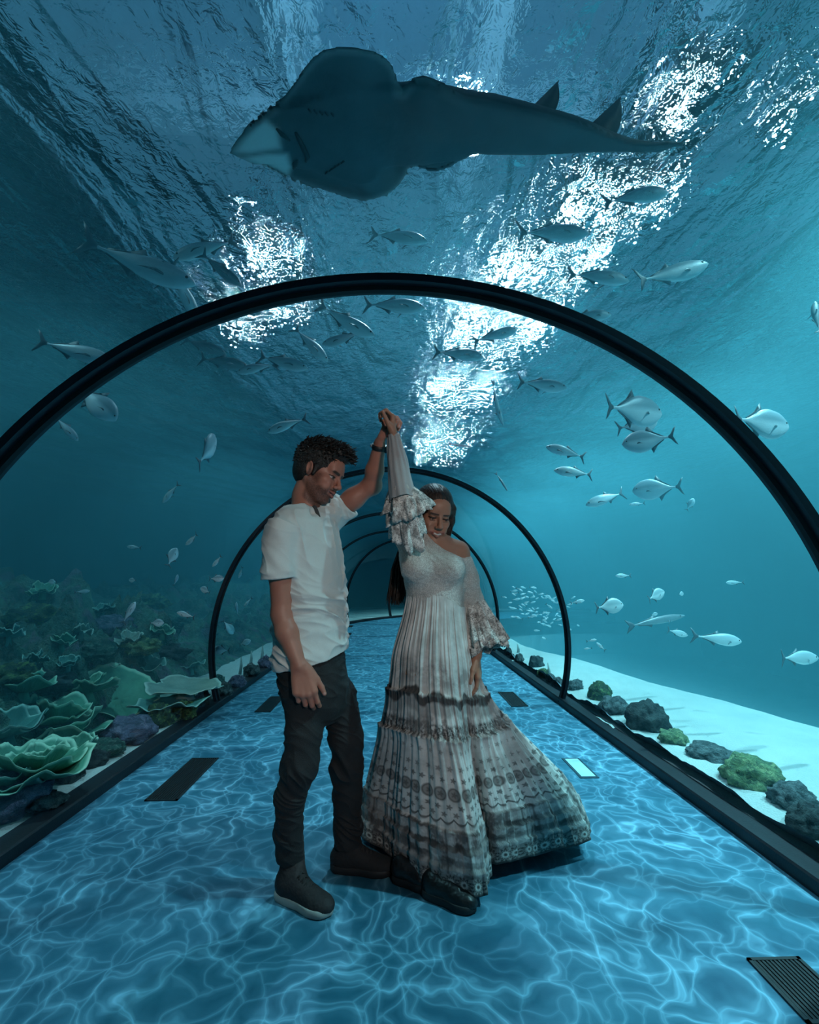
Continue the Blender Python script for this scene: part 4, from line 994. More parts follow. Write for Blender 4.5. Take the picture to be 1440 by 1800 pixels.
# ================================================================== people
def A(v): return np.array(tuple(v), float)
def unit(v): v = np.asarray(v, float); return v / np.linalg.norm(v)
def rotv(v, ax, ang):
    return A(Matrix.Rotation(ang, 3, Vector(ax)) @ Vector(v))
def frame(fwd, up):
    f = unit(fwd); u = np.asarray(up, float); u = unit(u - f * (u @ f)); return np.stack([f, np.cross(u, f), u], 1)   # forward, left, up
HB = 0.0025
class Head:
    """head modelled in its own frame (x forward, y to its left, z up, origin between the ears)"""
    def __init__(s, S, O, R, sc, fem=False):
        s.O = A(O); s.R = R; s.sc = sc; s.fem = fem; s.mw = .032 if fem else .028
        P = s.P
        def E(c, r, k=.012, mode='u', tilt=None):
            RR = R if tilt is None else R @ np.array(Matrix.Rotation(tilt[1], 3, tilt[0]))
            S.ell(P(c), np.array(r) * sc, k * sc, RR, mode)
        def C(a, b, r0, r1, k=.01, mode='u'): S.cone(P(a), P(b), r0 * sc, r1 * sc, k * sc, mode)
        f = fem
        E((-.014, 0, .048), (.100, .077, .088), .01)
        E((.030, 0, -.020), (.064, .063, .082), .02)
        E((.040, 0, -.062), (.048, .046 if f else .050, .050), .02)
        for y in (1, -1):
            C((-.006, y * .054, -.040), (.050, y * .026, -.096), .018, .016, .02)
            E((.058, y * .040, -.020), (.026, .022, .020), .018)
            E((.062, y * .034, -.052), (.020, .018, .020), .016)
        E((.070, 0, -.099), (.020, .020 if f else .024, .017), .014)
        C((.080, -.034, .026), (.080, .034, .026), .012 if f else .015, .012 if f else .015, .016)
        E((.070, 0, .050), (.030, .050, .040), .02)
        for y in (1, -1):
            E((.098, y * .031, .003), (.017, .018, .010), .010, 's')
            E((.0755, y * .031, .002), (.0150, .0150, .0135), .003)
            C((.0885, y * .044, .004), (.0900, y * .021, .004), .0030, .0028, .003)      # upper lid fold
            C((.0870, y * .042, -.006), (.0880, y * .022, -.007), .0024, .0024, .003)
        C((.090, 0, .020), (.113, 0, -.026), .0075, .0095, .010)
        E((.114, 0, -.030), (.011, .010, .009), .008)
        for y in (1, -1):
            E((.103, y * .012, -.034), (.009, .0075, .0075), .006)
            E((.112, y * .0065, -.041), (.004, .0028, .003), .003, 's')
        # mouth: a smile, corners drawn back and up
        w = s.mw
        for y in (1, -1):
            C((.0995, 0, -.0575), (.086, y * w, -.056 if f else -.059), .0062, .0035, .006)
            C((.0975, 0, -.0745), (.085, y * w, -.059 if f else -.061), .0072, .0035, .006)
            C((.094, y * .014, -.0665), (.086, y * (w - .003), -.0605), .0030, .0022, .003, 's')
            C((.084, y * .040, -.034), (.080, y * .036, -.058), .006, .006, .012)       # cheek fold
        if not f: C((.101, -.014, -.0665), (.101, .014, -.0665), .0035, .0035, .003, 's')
        if f: C((.0945, -.017, -.0655), (.0945, .017, -.0655), .0060, .0055, .004)
        for y in (1, -1):   # ears
            RR = R @ np.array(Matrix.Rotation(-.25, 3, 'Y')) @ np.array(Matrix.Rotation(y * .35, 3, 'Z'))
            S.ell(P((-.006, y * .080, .002)), np.array([.019, .009, .032]) * sc, .004 * sc, RR)
            S.ell(P((-.006, y * .088, .005)), np.array([.012, .008, .021]) * sc, .004 * sc, RR, 's')
            S.ell(P((.004, y * .078, -.004)), np.array([.006, .007, .010]) * sc, .004 * sc, RR)
    def P(s, c): return s.O + s.R @ (np.array(c, float) * s.sc)
    def loc(s, V): return (V - s.O) @ s.R / s.sc
    def paint(s, V, rgb, beard=False, lip=(.33, .12, .095)):
        L = s.loc(V); near = np.linalg.norm(L, axis=1) < .2
        x, y, z = L.T; ay = np.abs(y)
        def put(m, c, a=1.0):
            m = np.clip(m, 0, 1) * near * a; rgb[:] = rgb + (np.array(c) - rgb) * m[:, None]
        def seg(a, b, r, soft=.003):
            a, b = np.array(a), np.array(b); q = np.stack([x, ay, z], 1) - a; t_ = np.clip(q @ (b - a) / ((b - a) @ (b - a)), 0, 1)
            d = np.linalg.norm(q - t_[:, None] * (b - a), axis=1); return smoothstep(r + soft, r - soft, d)
        def seg2(a, b, r, soft=.002):
            """soft stroke drawn on the front of the face, given as (y, z) points"""
            a, b = np.array(a), np.array(b); q = np.stack([ay, z], 1) - a; t_ = np.clip(q @ (b - a) / ((b - a) @ (b - a)), 0, 1)
            d = np.linalg.norm(q - t_[:, None] * (b - a), axis=1); return smoothstep(r + soft, r - soft, d) * (x > .035)
        put(smoothstep(.03, .0, np.linalg.norm(np.stack([x - .07, ay - .042, z + .03], 1), axis=1)), (.46, .16, .11), .45)     # cheek
        put(smoothstep(.016, .006, np.linalg.norm(np.stack([x - .115, ay, z + .032], 1), axis=1)), (.48, .17, .12), .4)
        w = s.mw
        if beard:
            d1 = smoothstep(-.040, -.060, z) * smoothstep(-.01, .03, x)
            jaw = smoothstep(.03, -.005, x - .035 + (z + .045) * -.2) * smoothstep(.0, -.02, z - .012) * smoothstep(-.012, .004, x) * (ay > .04)
            n_ = .75 + .5 * pnoise(L * 260)
            m = np.maximum(d1, jaw * .9) * smoothstep(.108, .096, np.linalg.norm(L - np.array([.035, 0, -.040]), axis=1))
            m = m * (1 - seg2((0, -.066), (.022, -.062), .010, .003)) * (1 - seg((.075, .036, -.030), (.070, .04, -.045), .016, .006) * .8)
            put(m * n_, (.026, .015, .012), .90)
            put(seg2((0, -.0495), (.024, -.054), .0050), (.03, .017, .013), .8)       # moustache
        put(seg2((0, -.0575), (w, -.0565), .0055, .0015), lip, .85); put(seg2((0, -.0745), (w, -.059), .0062, .0015), lip, .85)
        put(seg2((0, -.0665), (w, -.0590), .0024, .001), (.07, .02, .02), .9 if not s.fem else .5)
        if s.fem: put(seg2((0, -.0655), (w * .46, -.0630), .0027, .0012), (.62, .58, .53), .9)
        put(seg2((.013, .0215), (.044, .0235), .0036 if s.fem else .0058, .002), (.018, .011, .008), .92)       # brows
        if not s.fem: put(seg2((.022, -.0005), (.041, .0005), .0052, .0012), (.46, .41, .38), .85)
        put(seg2((.031, -.0005), (.034, -.0005), .0054 if not s.fem else .003, .001), (.010, .007, .005), .95)
        put(seg2((.018, .0045), (.046, .0050), .0026 if not s.fem else .0036, .001), (.012, .008, .006), .95)
        put(seg2((.020, -.0075), (.043, -.0055), .0016, .001), (.03, .016, .012), .7)
        put(smoothstep(.006, .002, np.linalg.norm(np.stack([x - .112, ay - .0065, z + .042], 1), axis=1)), (.06, .02, .016), .8)
def hand(S, W, d, n, t, sc, curls, spread=.04, thumb=(.6, .65, .35), k=.004, thumb_curl=.35):
    """W wrist, d towards the knuckles, n out of the palm, t towards the thumb side"""
    W = A(W); d = unit(d); n = unit(np.asarray(n, float) - d * (np.asarray(n) @ d)); t = np.asarray(t, float); t = unit(t - d * (t @ d) - n * (t @ n))
    lat = (.029, .0095, -.0100, -.0280); kn = (.092, .096, .091, .081)
    seg = ((.043, .027, .021), (.048, .030, .022), (.044, .028, .021), (.035, .021, .019)); rad = ((.0094, .0086, .0077, .0066), (.0096, .0088, .0078, .0067), (.0092, .0084, .0075, .0065), (.0082, .0074, .0066, .0058))
    tips = []
    for i in range(4):
        K = W + (d * kn[i] + t * lat[i] - n * .002) * sc
        S.cone(W + (t * lat[i] * .55 + d * .004) * sc, K, .0145 * sc, .0120 * sc, .012 * sc, flat=.86, fdir=n)
        S.cone(W + (t * lat[i] * .8 + d * .035 + n * .006) * sc, K + n * .002 * sc, .012 * sc, .010 * sc, .010 * sc)
    S.ell(W + (d * .04 + t * .018 + n * .010) * sc, np.array([.03, .016, .014]) * sc, .012 * sc, np.stack([d, t, n], 1))
    for i in range(4):
        K = W + (d * kn[i] + t * lat[i] - n * .002) * sc
        di = unit(d + t * spread * (1.5 - i)); c = curls[i]; a = 0; p = K
        for j in range(3):
            a += c[j]; q = p + (di * math.cos(a) + n * math.sin(a)) * seg[i][j] * sc
            S.cone(p, q, rad[i][j] * sc, rad[i][j + 1] * sc, (.006 if j == 0 else .0025) * sc); p = q
        tips.append((p, di * math.cos(a) + n * math.sin(a), -di * math.sin(a) + n * math.cos(a)))
    T0 = W + (d * .022 + t * .024 + n * .006) * sc; th = unit(d * thumb[0] + t * thumb[1] + n * thumb[2])
    T1 = T0 + th * .044 * sc; th2 = unit(th + d * thumb_curl + n * .1); T2 = T1 + th2 * .032 * sc; T3 = T2 + unit(th2 + d * thumb_curl + n * .2) * .024 * sc
    S.cone(T0, T1, .0165 * sc, .0122 * sc, .014 * sc); S.cone(T1, T2, .0112 * sc, .0098 * sc, .003 * sc); S.cone(T2, T3, .0098 * sc, .0074 * sc, .003 * sc)
    return tips + [(T3, unit(T3 - T2), n)]
def paint_nails(V, rgb, tips, sc, col):
    for p, dr, pn in tips:
        c = p - pn * .0055 * sc - dr * .002 * sc
        m = smoothstep(.0062 * sc, .0045 * sc, np.linalg.norm(V - c, axis=1)); rgb[:] = rgb + (np.array(col) - rgb) * (m * .8)[:, None]
def skin_noise(V, base):
    return np.array(base) * (1 + .10 * fbm(V * 14, 3) + .05 * pnoise(V * 90))[:, None]
t = NT('skin'); v = t.coord(); c = t.n('Attribute', attribute_name='tint').outputs[0]
pores = t.bump(t.noise(v, 420, 2).outputs[0], .12, .002)
skin_m = t.done(t.bsdf(c, .48, pores, **{'Subsurface Weight': .12, 'Subsurface Radius': (.012, .004, .002), 'Subsurface Scale': .5, 'Specular IOR Level': .4}))
def fabric(name, c1, c2, sc=500, rough=.85, bump=.25, sheen=.15):
    t = NT(name); v = t.coord(); c = t.mix(t.noise(v, 6, 5, .65).outputs[0], c1, c2)
    c = t.mix(t.math('MULTIPLY', t.noise(v, sc, 2).outputs[0], .35), c, tuple(x * .6 for x in c1))
    return t.done(t.bsdf(c, rough, t.bump(t.noise(v, sc, 2).outputs[0], bump, .002), **{'Sheen Weight': sheen}))
def place(o, root):
    o.parent = root; return o
def obj_from(S, name, mat, root, disp=None, paint=None, base=None):
    V, Q = S.extract()
    if disp is not None:
        g = S.grad_at(V); V = V + g * disp(V, g)[:, None]
    me = mesh_np(name, V - base, Q)
    if paint is not None: vcol(me, np.clip(paint(V), .003, 1))
    o = link_mesh(name, me, mat)
    if root is None: o.location = base
    else: o.parent = root
    return o, V

# ------------------------------------------------------------------ the man
mb0 = np.array([-.27, 2.14, 0.0])
face = unit([.906, -.423, 0]); rgt = np.array([face[1], -face[0], 0]); lft = -rgt; UP = np.array([0, 0, 1.])
def mp(px, py, Y): return A(atY(px, py, Y))
def rowz(py, px, a, b, Y, yaw): q = atY(px, py, Y); return (q.z, q.x, Y, a, b, yaw)
MY = 2.12; myaw = math.atan2(face[1], face[0])
m_sh_r = mp(492, 938, 1.95); m_el_r = mp(496, 1080, 1.97); m_wr_r = mp(526, 1170, 1.93)
m_sh_l = mp(588, 902, 2.26); m_el_l = mp(654, 852, 2.22); m_wr_l = mp(668, 778, 2.10)
S = SDF((-.58, 1.80, .0), (.08, 2.42, 2.02), HB)
torso = [rowz(1235, 556, .07, .10, MY, myaw), rowz(1180, 551, .105, .145, MY, myaw), rowz(1110, 548, .112, .150, MY, myaw), rowz(1040, 546, .110, .155, MY, myaw), rowz(980, 541, .105, .158, MY, myaw), rowz(940, 539, .088, .150, MY, myaw), rowz(915, 537, .062, .10, MY, myaw), rowz(896, 536, .05, .065, MY, myaw)]
S.loft(torso, .02)
hips = {}
legs = [([mp(537, 1215, 2.07), mp(534, 1330, 2.02), mp(510, 1420, 2.06), mp(512, 1530, 2.11)], (.052, .045, .036, .026)), ([mp(598, 1215, 2.20), mp(611, 1320, 2.20), mp(611, 1400, 2.24), mp(610, 1500, 2.25)], (.052, .045, .036, .026))]
for L_, r in legs: S.chain(L_, r, .02)
for hl, te, lg in ((atZ(486, 1572, 0), atZ(584, 1612, 0), legs[0][0][-1]), (atZ(580, 1527, 0), atZ(694, 1536, 0), legs[1][0][-1])): S.chain([lg, A(hl.lerp(te, .24)) + [0, 0, .05], A(hl.lerp(te, .65)) + [0, 0, .038]], (.026, .020, .015), .004)
# shoulders, arms
S.chain([m_sh_r + [.01, .02, .0], m_sh_r + (m_el_r - m_sh_r) * .45 + [-.003, 0, 0], m_el_r], (.046, .045, .040), .03)
S.chain([m_el_r, m_el_r + (m_wr_r - m_el_r) * .35 + [-.004, 0, 0], m_wr_r], (.042, .042, .027), .02)
S.chain([m_sh_l, m_sh_l + (m_el_l - m_sh_l) * .5, m_el_l], (.046, .046, .040), .03)
S.chain([m_el_l, m_el_l + (m_wr_l - m_el_l) * .35, m_wr_l], (.041, .040, .026), .02)
S.ell(m_el_l + [.006, 0, -.010], (.030, .030, .030), .03)
S.chain([mp(538, 935, 2.11), mp(586, 908, 2.21)], (.052, .042), .03); S.chain([mp(538, 935, 2.11), m_sh_r], (.052, .042), .03)
# head and neck
hf = unit([.93, -.30, -.34]); HR = frame(hf, [.30, .02, 1]); HO = mp(560, 834, 2.11)
S.chain([mp(536, 908, 2.13), mp(540, 872, 2.12), HO + HR @ np.array([-.028, 0, -.012])], (.066, .058, .058), .03)
H = Head(S, HO, HR, 1.03)
# hands
d1 = unit([.26, -.02, -.97]); tipsA = hand(S, m_wr_r, d1, [-.10, .95, .0], [1, .1, .2], 1.14, [(.35, .55, .4), (.45, .65, .45), (.5, .7, .5), (.5, .75, .5)], .03, thumb=(.85, .45, .1), thumb_curl=.6)
PALM = mp(687, 742, 2.06)
d2 = unit([.36, -.10, .93]); tipsB = hand(S, m_wr_l, d2, [.9, -.1, -.35], [0, -1, 0], 1.0, [(.75, 1.30, .9), (.80, 1.35, .9), (.85, 1.35, .9), (.85, 1.35, .9)], .05, thumb=(.75, .45, .5), thumb_curl=.5)
def m_paint(V):
    rgb = skin_noise(V, (.40, .165, .115)); H.paint(V, rgb, beard=True)
    for q in (m_el_r, m_el_l): rgb[:] = rgb * (1 - .12 * smoothstep(.06, .02, np.linalg.norm(V - q, axis=1)))[:, None]
    paint_nails(V, rgb, tipsA, 1.14, (.60, .34, .29)); paint_nails(V, rgb, tipsB, 1.0, (.60, .34, .29)); return rgb
man, _ = obj_from(S, 'person', skin_m, None, None, m_paint, mb0)
tag(man, 'person in a pale T-shirt and black jeans raising one arm to twirl the partner', 'person', 'couple dancing in the tunnel')
S_man = S
# hair
S = SDF(HO - .19, HO + .21, HB)
def hp(c): return H.P(c)
S.ell(hp((-.022, 0, .056)), np.array([.108, .086, .096]) * 1.03, .0, HR)
S.ell(hp((-.040, 0, .010)), np.array([.080, .080, .085]) * 1.03, .01, HR)
S.ell(hp((.050, 0, .112)), np.array([.050, .062, .034]) * 1.03, .02, HR)
S.ell(hp((.082, 0, .106)), np.array([.026, .050, .022]) * 1.03, .02, HR)
for y in (1, -1): S.cone(hp((.022, y * .072, .035)), hp((.016, y * .074, -.012)), .014, .009, .012)
S.ell(hp((.110, 0, -.012)), np.array([.066, .12, .086]) * 1.03, .012, HR, 's')
S.ell(hp((.045, 0, -.095)), np.array([.060, .12, .085]) * 1.03, .012, HR, 's')
for y in (1, -1): S.ell(hp((-.004, y * .088, -.002)), np.array([.017, .020, .030]) * 1.03, .004, HR, 's')
S.ell(hp((-.05, 0, -.115)), np.array([.10, .12, .055]) * 1.03, .01, HR, 's')
hair_m = simple('dark_brown_hair', (.014, .010, .008), .42, .5, 60, .5, 200)
def h_disp(V, g):
    L = H.loc(V); top = smoothstep(.03, .09, L[:, 2])
    return top * (.010 * np.abs(pnoise(L * np.array([30, 60, 40]))) + .005 * pnoise(L * 90)) + .0012 * pnoise(L * np.array([150, 150, 70]))
o, HV = obj_from(S, 'hair', hair_m, man, h_disp, None, mb0)
g = S.grad_at(HV); L = H.loc(HV); random.seed(3); mb = MB()
cand = np.where((L[:, 2] > .02) & (g @ HR[:, 2] > -.3))[0]
for i in np.random.RandomState(2).choice(cand, 1500, replace=False):
    p = HV[i]; top = float(smoothstep(.05, .11, L[i, 2])); ln = .007 + .015 * top * random.uniform(.5, 1.2)
    d = unit(g[i] * (.22 + .35 * top) + HR[:, 0] * (.55 + .3 * random.random()) * top + HR[:, 2] * .05 - HR[:, 0] * .5 * (1 - top) - HR[:, 2] * .9 * (1 - top) + np.random.RandomState(i).normal(size=3) * .30)
    mb.tube([Vector(p - g[i] * .004 - mb0), Vector(p + d * ln * .55 - mb0), Vector(p + d * ln + HR[:, 0] * ln * .30 * top + np.random.RandomState(i + 9).normal(size=3) * ln * .22 - mb0)], [.0036, .0034, .0012], 5, cap=False)
mb.build('hair_tuft', hair_m, man)
# shirt
S = SDF((-.60, 1.80, .80), (.04, 2.46, 1.64), .003)
sh = [rowz(1192, 547, .140, .178, MY, myaw), rowz(1150, 547, .146, .178, MY, myaw), rowz(1100, 547, .146, .172, MY, myaw), rowz(1050, 548, .138, .170, MY, myaw), rowz(1000, 545, .130, .182, MY, myaw), rowz(955, 541, .122, .192, MY, myaw), rowz(925, 539, .105, .19, MY, myaw), rowz(904, 537, .078, .150, MY, myaw), rowz(893, 536, .060, .10, MY, myaw)]
S.loft(sh, .02)
S.chain([mp(538, 918, 2.10), m_sh_r + [.008, .01, .002]], (.066, .058), .03); S.chain([mp(548, 914, 2.13), mp(576, 903, 2.20), m_sh_l], (.068, .066, .062), .03)
hemS = SDF(S.lo, S.lo + (S.n - 1) * S.h, S.h)
sl_r = m_sh_r + (m_el_r - m_sh_r) * .60; sl_l = m_sh_l + (m_el_l - m_sh_l) * .34
hemS.chain([m_sh_r + [.002, .01, .0], sl_r + [-.010, -.004, -.03]], (.064, .071), .0); hemS.chain([m_sh_l + [-.02, -.01, -.02], m_sh_l + [0, 0, .0], sl_l], (.066, .066, .068), .0)
ax_r = unit(m_el_r - m_sh_r); ax_l = unit(m_el_l - m_sh_l)
hemS.plane_cut(m_sh_r + (m_el_r - m_sh_r) * .55, unit(ax_r + [.05, 0, 0]), sl_r - .2, sl_r + [.2, .2, .1]); hemS.plane_cut(m_sh_l + (m_el_l - m_sh_l) * .30, unit(ax_l + [0, 0, .25]), sl_l - .15, sl_l + .15)
hemS.cone(m_sh_r + (m_el_r - m_sh_r) * .42, m_sh_r + (m_el_r - m_sh_r) * .80, .052, .066, .004, 's'); hemS.cone(m_sh_l + (m_el_l - m_sh_l) * .2, m_sh_l + (m_el_l - m_sh_l) * .5, .050, .060, .004, 's')
S.d = np.minimum(S.d, hemS.d) - np.maximum(.02 - np.abs(S.d - hemS.d), 0) ** 2 / .08
hemL, hemR = mp(487, 1170, MY), mp(606, 1142, MY)
hn = unit(np.cross(unit(hemR - hemL), np.array([0, 1, 0.08]))); hn = hn if hn[2] < 0 else -hn
S.plane_cut((hemL + hemR) / 2, hn)
S.ell(mp(538, 888, 2.12), (.066, .070, .034), .008, np.array(Matrix.Rotation(.25, 3, 'Y')), 's')
S.cone(mp(553, 897, 2.03), mp(566, 920, 1.98), .026, .007, .006, 's')
def sh_disp(V, g):
    q = (V - mb0); t_ = smoothstep(1.38, 1.15, V[:, 2]); u = q @ face; w = q @ rgt
    rd = lambda n, p=3: np.clip(1 - np.abs(n) * 2.2, 0, 1) ** p
    wv = pnoise(V * 4)
    f1 = rd(pnoise(np.stack([u * 3.5 + w * 2, w * 4, V[:, 2] * 12 + u * 6.0 + wv * 1.5], 1)))
    f2 = rd(pnoise(np.stack([u * 6 + 5, w * 5, V[:, 2] * 24 + u * 10 + wv * 2 + 3], 1)), 2)
    f3 = rd(pnoise(np.stack([u * 13 + V[:, 2] * 5 + wv, w * 12, V[:, 2] * 4 + 8], 1)))
    at_ = smoothstep(.005, .045, np.abs((V - (hemL + hemR) / 2) @ hn)) * smoothstep(.004, .03, np.abs((V - (m_sh_r + (m_el_r - m_sh_r) * .55)) @ ax_r) + (np.linalg.norm(V - sl_r, axis=1) > .11))
    return (.3 + .7 * at_) * (.016 * (f1 - .35) + .006 * (f2 - .3)) * (.30 + .7 * t_) + at_ * .007 * f3 * (1 - .8 * t_) + .002 * pnoise(V * 30)
shirt_m = fabric('pale_jersey', (.56, .58, .56), (.74, .75, .72), 420)
o, _ = obj_from(S, 't_shirt', shirt_m, man, sh_disp, None, mb0)
def seen(S, px, py, lift=.001):
    d = A(ray(px, py).normalized()); t_ = np.arange(1.7, 2.5, .0015); P_ = np.array([0, 0, CAMZ]) + d * t_[:, None]
    i = np.argmax(S.sample(P_) < lift); return P_[i]
mb = MB(); pts_ = [seen(S, *q) for q in ((549, 888), (553, 893), (557, 900), (561, 908), (565, 918))]
mb.tube([Vector(q - mb0) for q in pts_], [.010, .011, .009, .006, .002], 10, flat=1); mb.build('neck_slit_shade', simple('shaded_cloth', (.05, .05, .05), .9), man)  # dark tube stands in for the shade inside the open neckline
# jeans
S = SDF((-.56, 1.80, .10), (.06, 2.46, 1.02), .003)
S.loft([rowz(1268, 562, .07, .11, MY, myaw), rowz(1240, 558, .112, .150, MY, myaw), rowz(1200, 553, .130, .168, MY, myaw), rowz(1150, 548, .128, .164, MY, myaw), rowz(1125, 548, .124, .158, MY, myaw)], .02)
S.chain([mp(536, 1225, 2.06), mp(534, 1290, 2.03), mp(528, 1345, 2.02), mp(510, 1400, 2.05), mp(507, 1465, 2.09), mp(511, 1508, 2.11)], (.076, .070, .067, .057, .053, .054), .018)
S.chain([mp(596, 1225, 2.20), mp(609, 1300, 2.20), mp(611, 1345, 2.21), mp(611, 1395, 2.24), mp(611, 1448, 2.26), mp(611, 1485, 2.26)], (.076, .071, .067, .061, .058, .057), .018)
S.cone(mp(569, 1310, 2.1), mp(570, 1420, 2.12), .012, .05, .015, 's')
S.plane_cut(mp(560, 1128, MY), (0, 0, 1)); S.plane_cut(mp(511, 1512, 2.11), (-.1, 0, -1), (-.56, 1.8, .1), (-.36, 2.46, .4)); S.plane_cut(mp(611, 1490, 2.26), (0, 0, -1), (-.36, 1.8, .1), (.06, 2.46, .4))
def j_disp(V, g):
    z = V[:, 2]; kn = np.exp(-((z - .46) / .12) ** 2) + np.exp(-((z - .17) / .09) ** 2) + .6 * np.exp(-((z - .80) / .08) ** 2)
    n1 = np.abs(pnoise(np.stack([V[:, 0] * 9, V[:, 1] * 9, z * 24 + V[:, 0] * 14 + 2 * pnoise(V * 6)], 1)))
    return .014 * (np.clip(1 - n1 * 2.2, 0, 1) ** 2 - .3) * (.25 + 1.1 * np.clip(kn, 0, 1) * smoothstep(-.25, .3, pnoise(V * 5))) + .003 * pnoise(V * 22)
jean_m = fabric('black_denim', (.005, .0055, .007), (.020, .021, .023), 260, .85, .6, 0)
o, _ = obj_from(S, 'jeans', jean_m, man, j_disp, None, mb0)
# pocket seam, belt
belt_m = simple('black_leather', (.010, .010, .011), .4)
# shoes
shoe_m = fabric('dark_suede', (.014, .009, .010), (.034, .022, .023), 300, .75, .3, 0); sole_m = simple('pale_rubber', (.42, .39, .36), .7, .15, 12); lace_m = simple('dark_lace', (.02, .018, .018), .8); black_sole_m = simple('black_rubber_sole', (.015, .015, .017), .6)
def shoe(root, heel, toe, ankle, base, sm, solem, sc=1.0, wid=.048, high=True, name='shoe'):
    heel = A(heel); toe = A(toe); d = unit(toe - heel); sd_ = np.array([-d[1], d[0], 0]); Ln = np.linalg.norm(toe - heel)
    lo = np.minimum(np.minimum(heel, toe), ankle) - .09; hi = np.maximum(np.maximum(heel, toe), ankle) + .09; lo[2] = -.01
    S = SDF(lo, hi, .0025); R = np.stack([d, sd_, UP], 1)
    at = lambda f, z, y=0: heel + d * Ln * f + UP * z + sd_ * y
    S.ell(at(.76, .028), (Ln * .25, wid * .94, .038), .02, R); S.ell(at(.50, .040), (Ln * .26, wid * .80, .048), .03, R); S.ell(at(.20, .045), (Ln * .20, wid * .74, .055), .03, R)
    if high:
        S.cone(at(.24, .06), A(ankle), .040, .042, .03); S.cone(at(.44, .06), A(ankle) + d * .010, .032, .034, .03)
    else: S.cone(at(.24, .05), A(ankle), .034, .032, .02); S.cone(at(.4, .05), A(ankle), .028, .030, .02)
    S.plane_cut((0, 0, .020), (0, 0, -1))
    o, V = obj_from(S, name, sm, root, lambda V, g: .0018 * pnoise(V * 45) + .0012 * pnoise(V * 120), None, base)
    # sole: outline with rounded welt
    th = np.linspace(0, 2 * PI, 48, endpoint=False); rings = []
    for z, k in ((.0015, .93), (.006, .99), (.018, 1.0), (.027, .985), (.030, .95), (.030, .5)):
        c = np.cos(th); f = .5 + .5 * c; w = np.interp(f, [0, .12, .3, .5, .7, .85, 1], [.0, .036, .038, .036, .046, .040, .0]) / .046 * (wid + .004)
        w = w * np.sign(np.sin(th)); 
        s_ = np.sin(th); wy = np.interp(f, [0, .03, .1, .25, .5, .72, .88, .96, 1], [.012, .024, .034, .038, .037, .047, .040, .026, .012]) / .047 * (wid + .005)
        P_ = heel[None] + d[None] * ((f - .5) * k + .5)[:, None] * Ln + sd_[None] * (wy * np.clip(s_ * 2.2, -1, 1) * k)[:, None]; P_[:, 2] = z; rings.append(P_ - base)
    bm_ = grid_np('sole', np.array(rings), close_v=True)
    bm = bmesh.new(); bm.from_mesh(bm_); bm.verts.ensure_lookup_table(); bm.faces.new([bm.verts[i] for i in range(48)][::-1]); bm.faces.new([bm.verts[5 * 48 + i] for i in range(48)]); bmesh.ops.recalc_face_normals(bm, faces=bm.faces); bm.to_mesh(bm_); bm.free()
    so = link_mesh('sole', bm_, solem, o)
    if high:
        for i in range(5):
            f = .44 + i * .062; mb = MB(); zc = lambda f_: float(np.interp(f_, [.3, .44, .6, .75], [.145, .112, .088, .072]))
            for y0, y1 in ((-.020, .020), (.020, -.020)):
                mb.tube([Vector(at(f, zc(f) - .012, y0) - base), Vector(at(f + .015, zc(f + .015) + .0015, 0) - base), Vector(at(f + .03, zc(f + .03) - .012, y1) - base)], .0030, 6)
            mb.build('lace', lace_m, o)
    return o
shoe(man, atZ(486, 1572, 0), atZ(584, 1612, 0), mp(513, 1508, 2.115), mb0, shoe_m, sole_m, wid=.050)
shoe(man, atZ(580, 1527, 0), atZ(694, 1536, 0), mp(611, 1480, 2.265), mb0, simple('black_canvas', (.012, .012, .014), .8), black_sole_m, wid=.050)
# watch
wp = m_wr_l + (m_el_l - m_wr_l) * .10; wa = unit(m_wr_l - m_el_l); u_ = unit(np.cross(wa, [0, 1, 0])); v_ = np.cross(wa, u_)
ring = np.array([[wp + (u_ * math.cos(a) + v_ * math.sin(a)) * r + wa * z - mb0 for r, z in ((.0290, -.011), (.0330, -.010), (.0330, .010), (.0290, .011))] for a in np.linspace(0, 2 * PI, 40, endpoint=False)])
wb = link_mesh('watch_strap', grid_np('watch_strap', ring, close_u=True, close_v=True), simple('black_strap', (.008, .008, .009), .5), man)
bm = bmesh.new(); M_ = Matrix((Vector(u_), Vector(v_), Vector(wa))).transposed().to_4x4(); M_.translation = Vector(wp + v_ * .0 - u_ * .034 - mb0)
add_box(bm, (-.006, -.016, -.018), (.006, .016, .018), M_); bmesh.ops.recalc_face_normals(bm, faces=bm.faces); bmesh.ops.bevel(bm, geom=bm.edges[:], offset=.003, segments=2, affect='EDGES')
link_mesh('watch_case', bm_mesh('watch_case', bm), simple('black_case', (.012, .012, .014), .25), wb)
mb = MB(); mb.add(*tube_np([Vector(wp - mb0 + u_ * .033 + v_ * .004 - wa * .006), Vector(wp - mb0 + u_ * .034 + v_ * .004 + wa * .006)], .007, 10)); mb.build('watch_buckle', simple('steel_buckle', (.4, .42, .44), .3, .05, Metallic=.8), wb)

# ------------------------------------------------------------------ the woman
wb0 = np.array([.25, 2.16, 0.0]); WY = 2.12
def wp_(px, py, Y=WY): return A(atY(px, py, Y))
w_sh_r = wp_(716, 938, 2.10); w_el_r = wp_(707, 868, 1.93); w_wr_r = wp_(692, 768, 2.03)
w_sh_l = wp_(804, 972, 2.13); w_el_l = wp_(832, 1062, 2.17); w_wr_l = wp_(838, 1152, 2.10)
S = SDF((-.10, 1.78, .0), (.46, 2.42, 2.0), HB)
wyaw = .12
S.loft([rowz(1180, 762, .150, .115, WY, wyaw), rowz(1120, 764, .138, .105, WY, wyaw), rowz(1062, 766, .112, .085, WY, wyaw), rowz(1020, 764, .122, .095, WY, wyaw), rowz(990, 761, .132, .105, WY, wyaw), rowz(962, 759, .120, .085, WY, wyaw), rowz(945, 760, .07, .06, WY, wyaw)], .02)
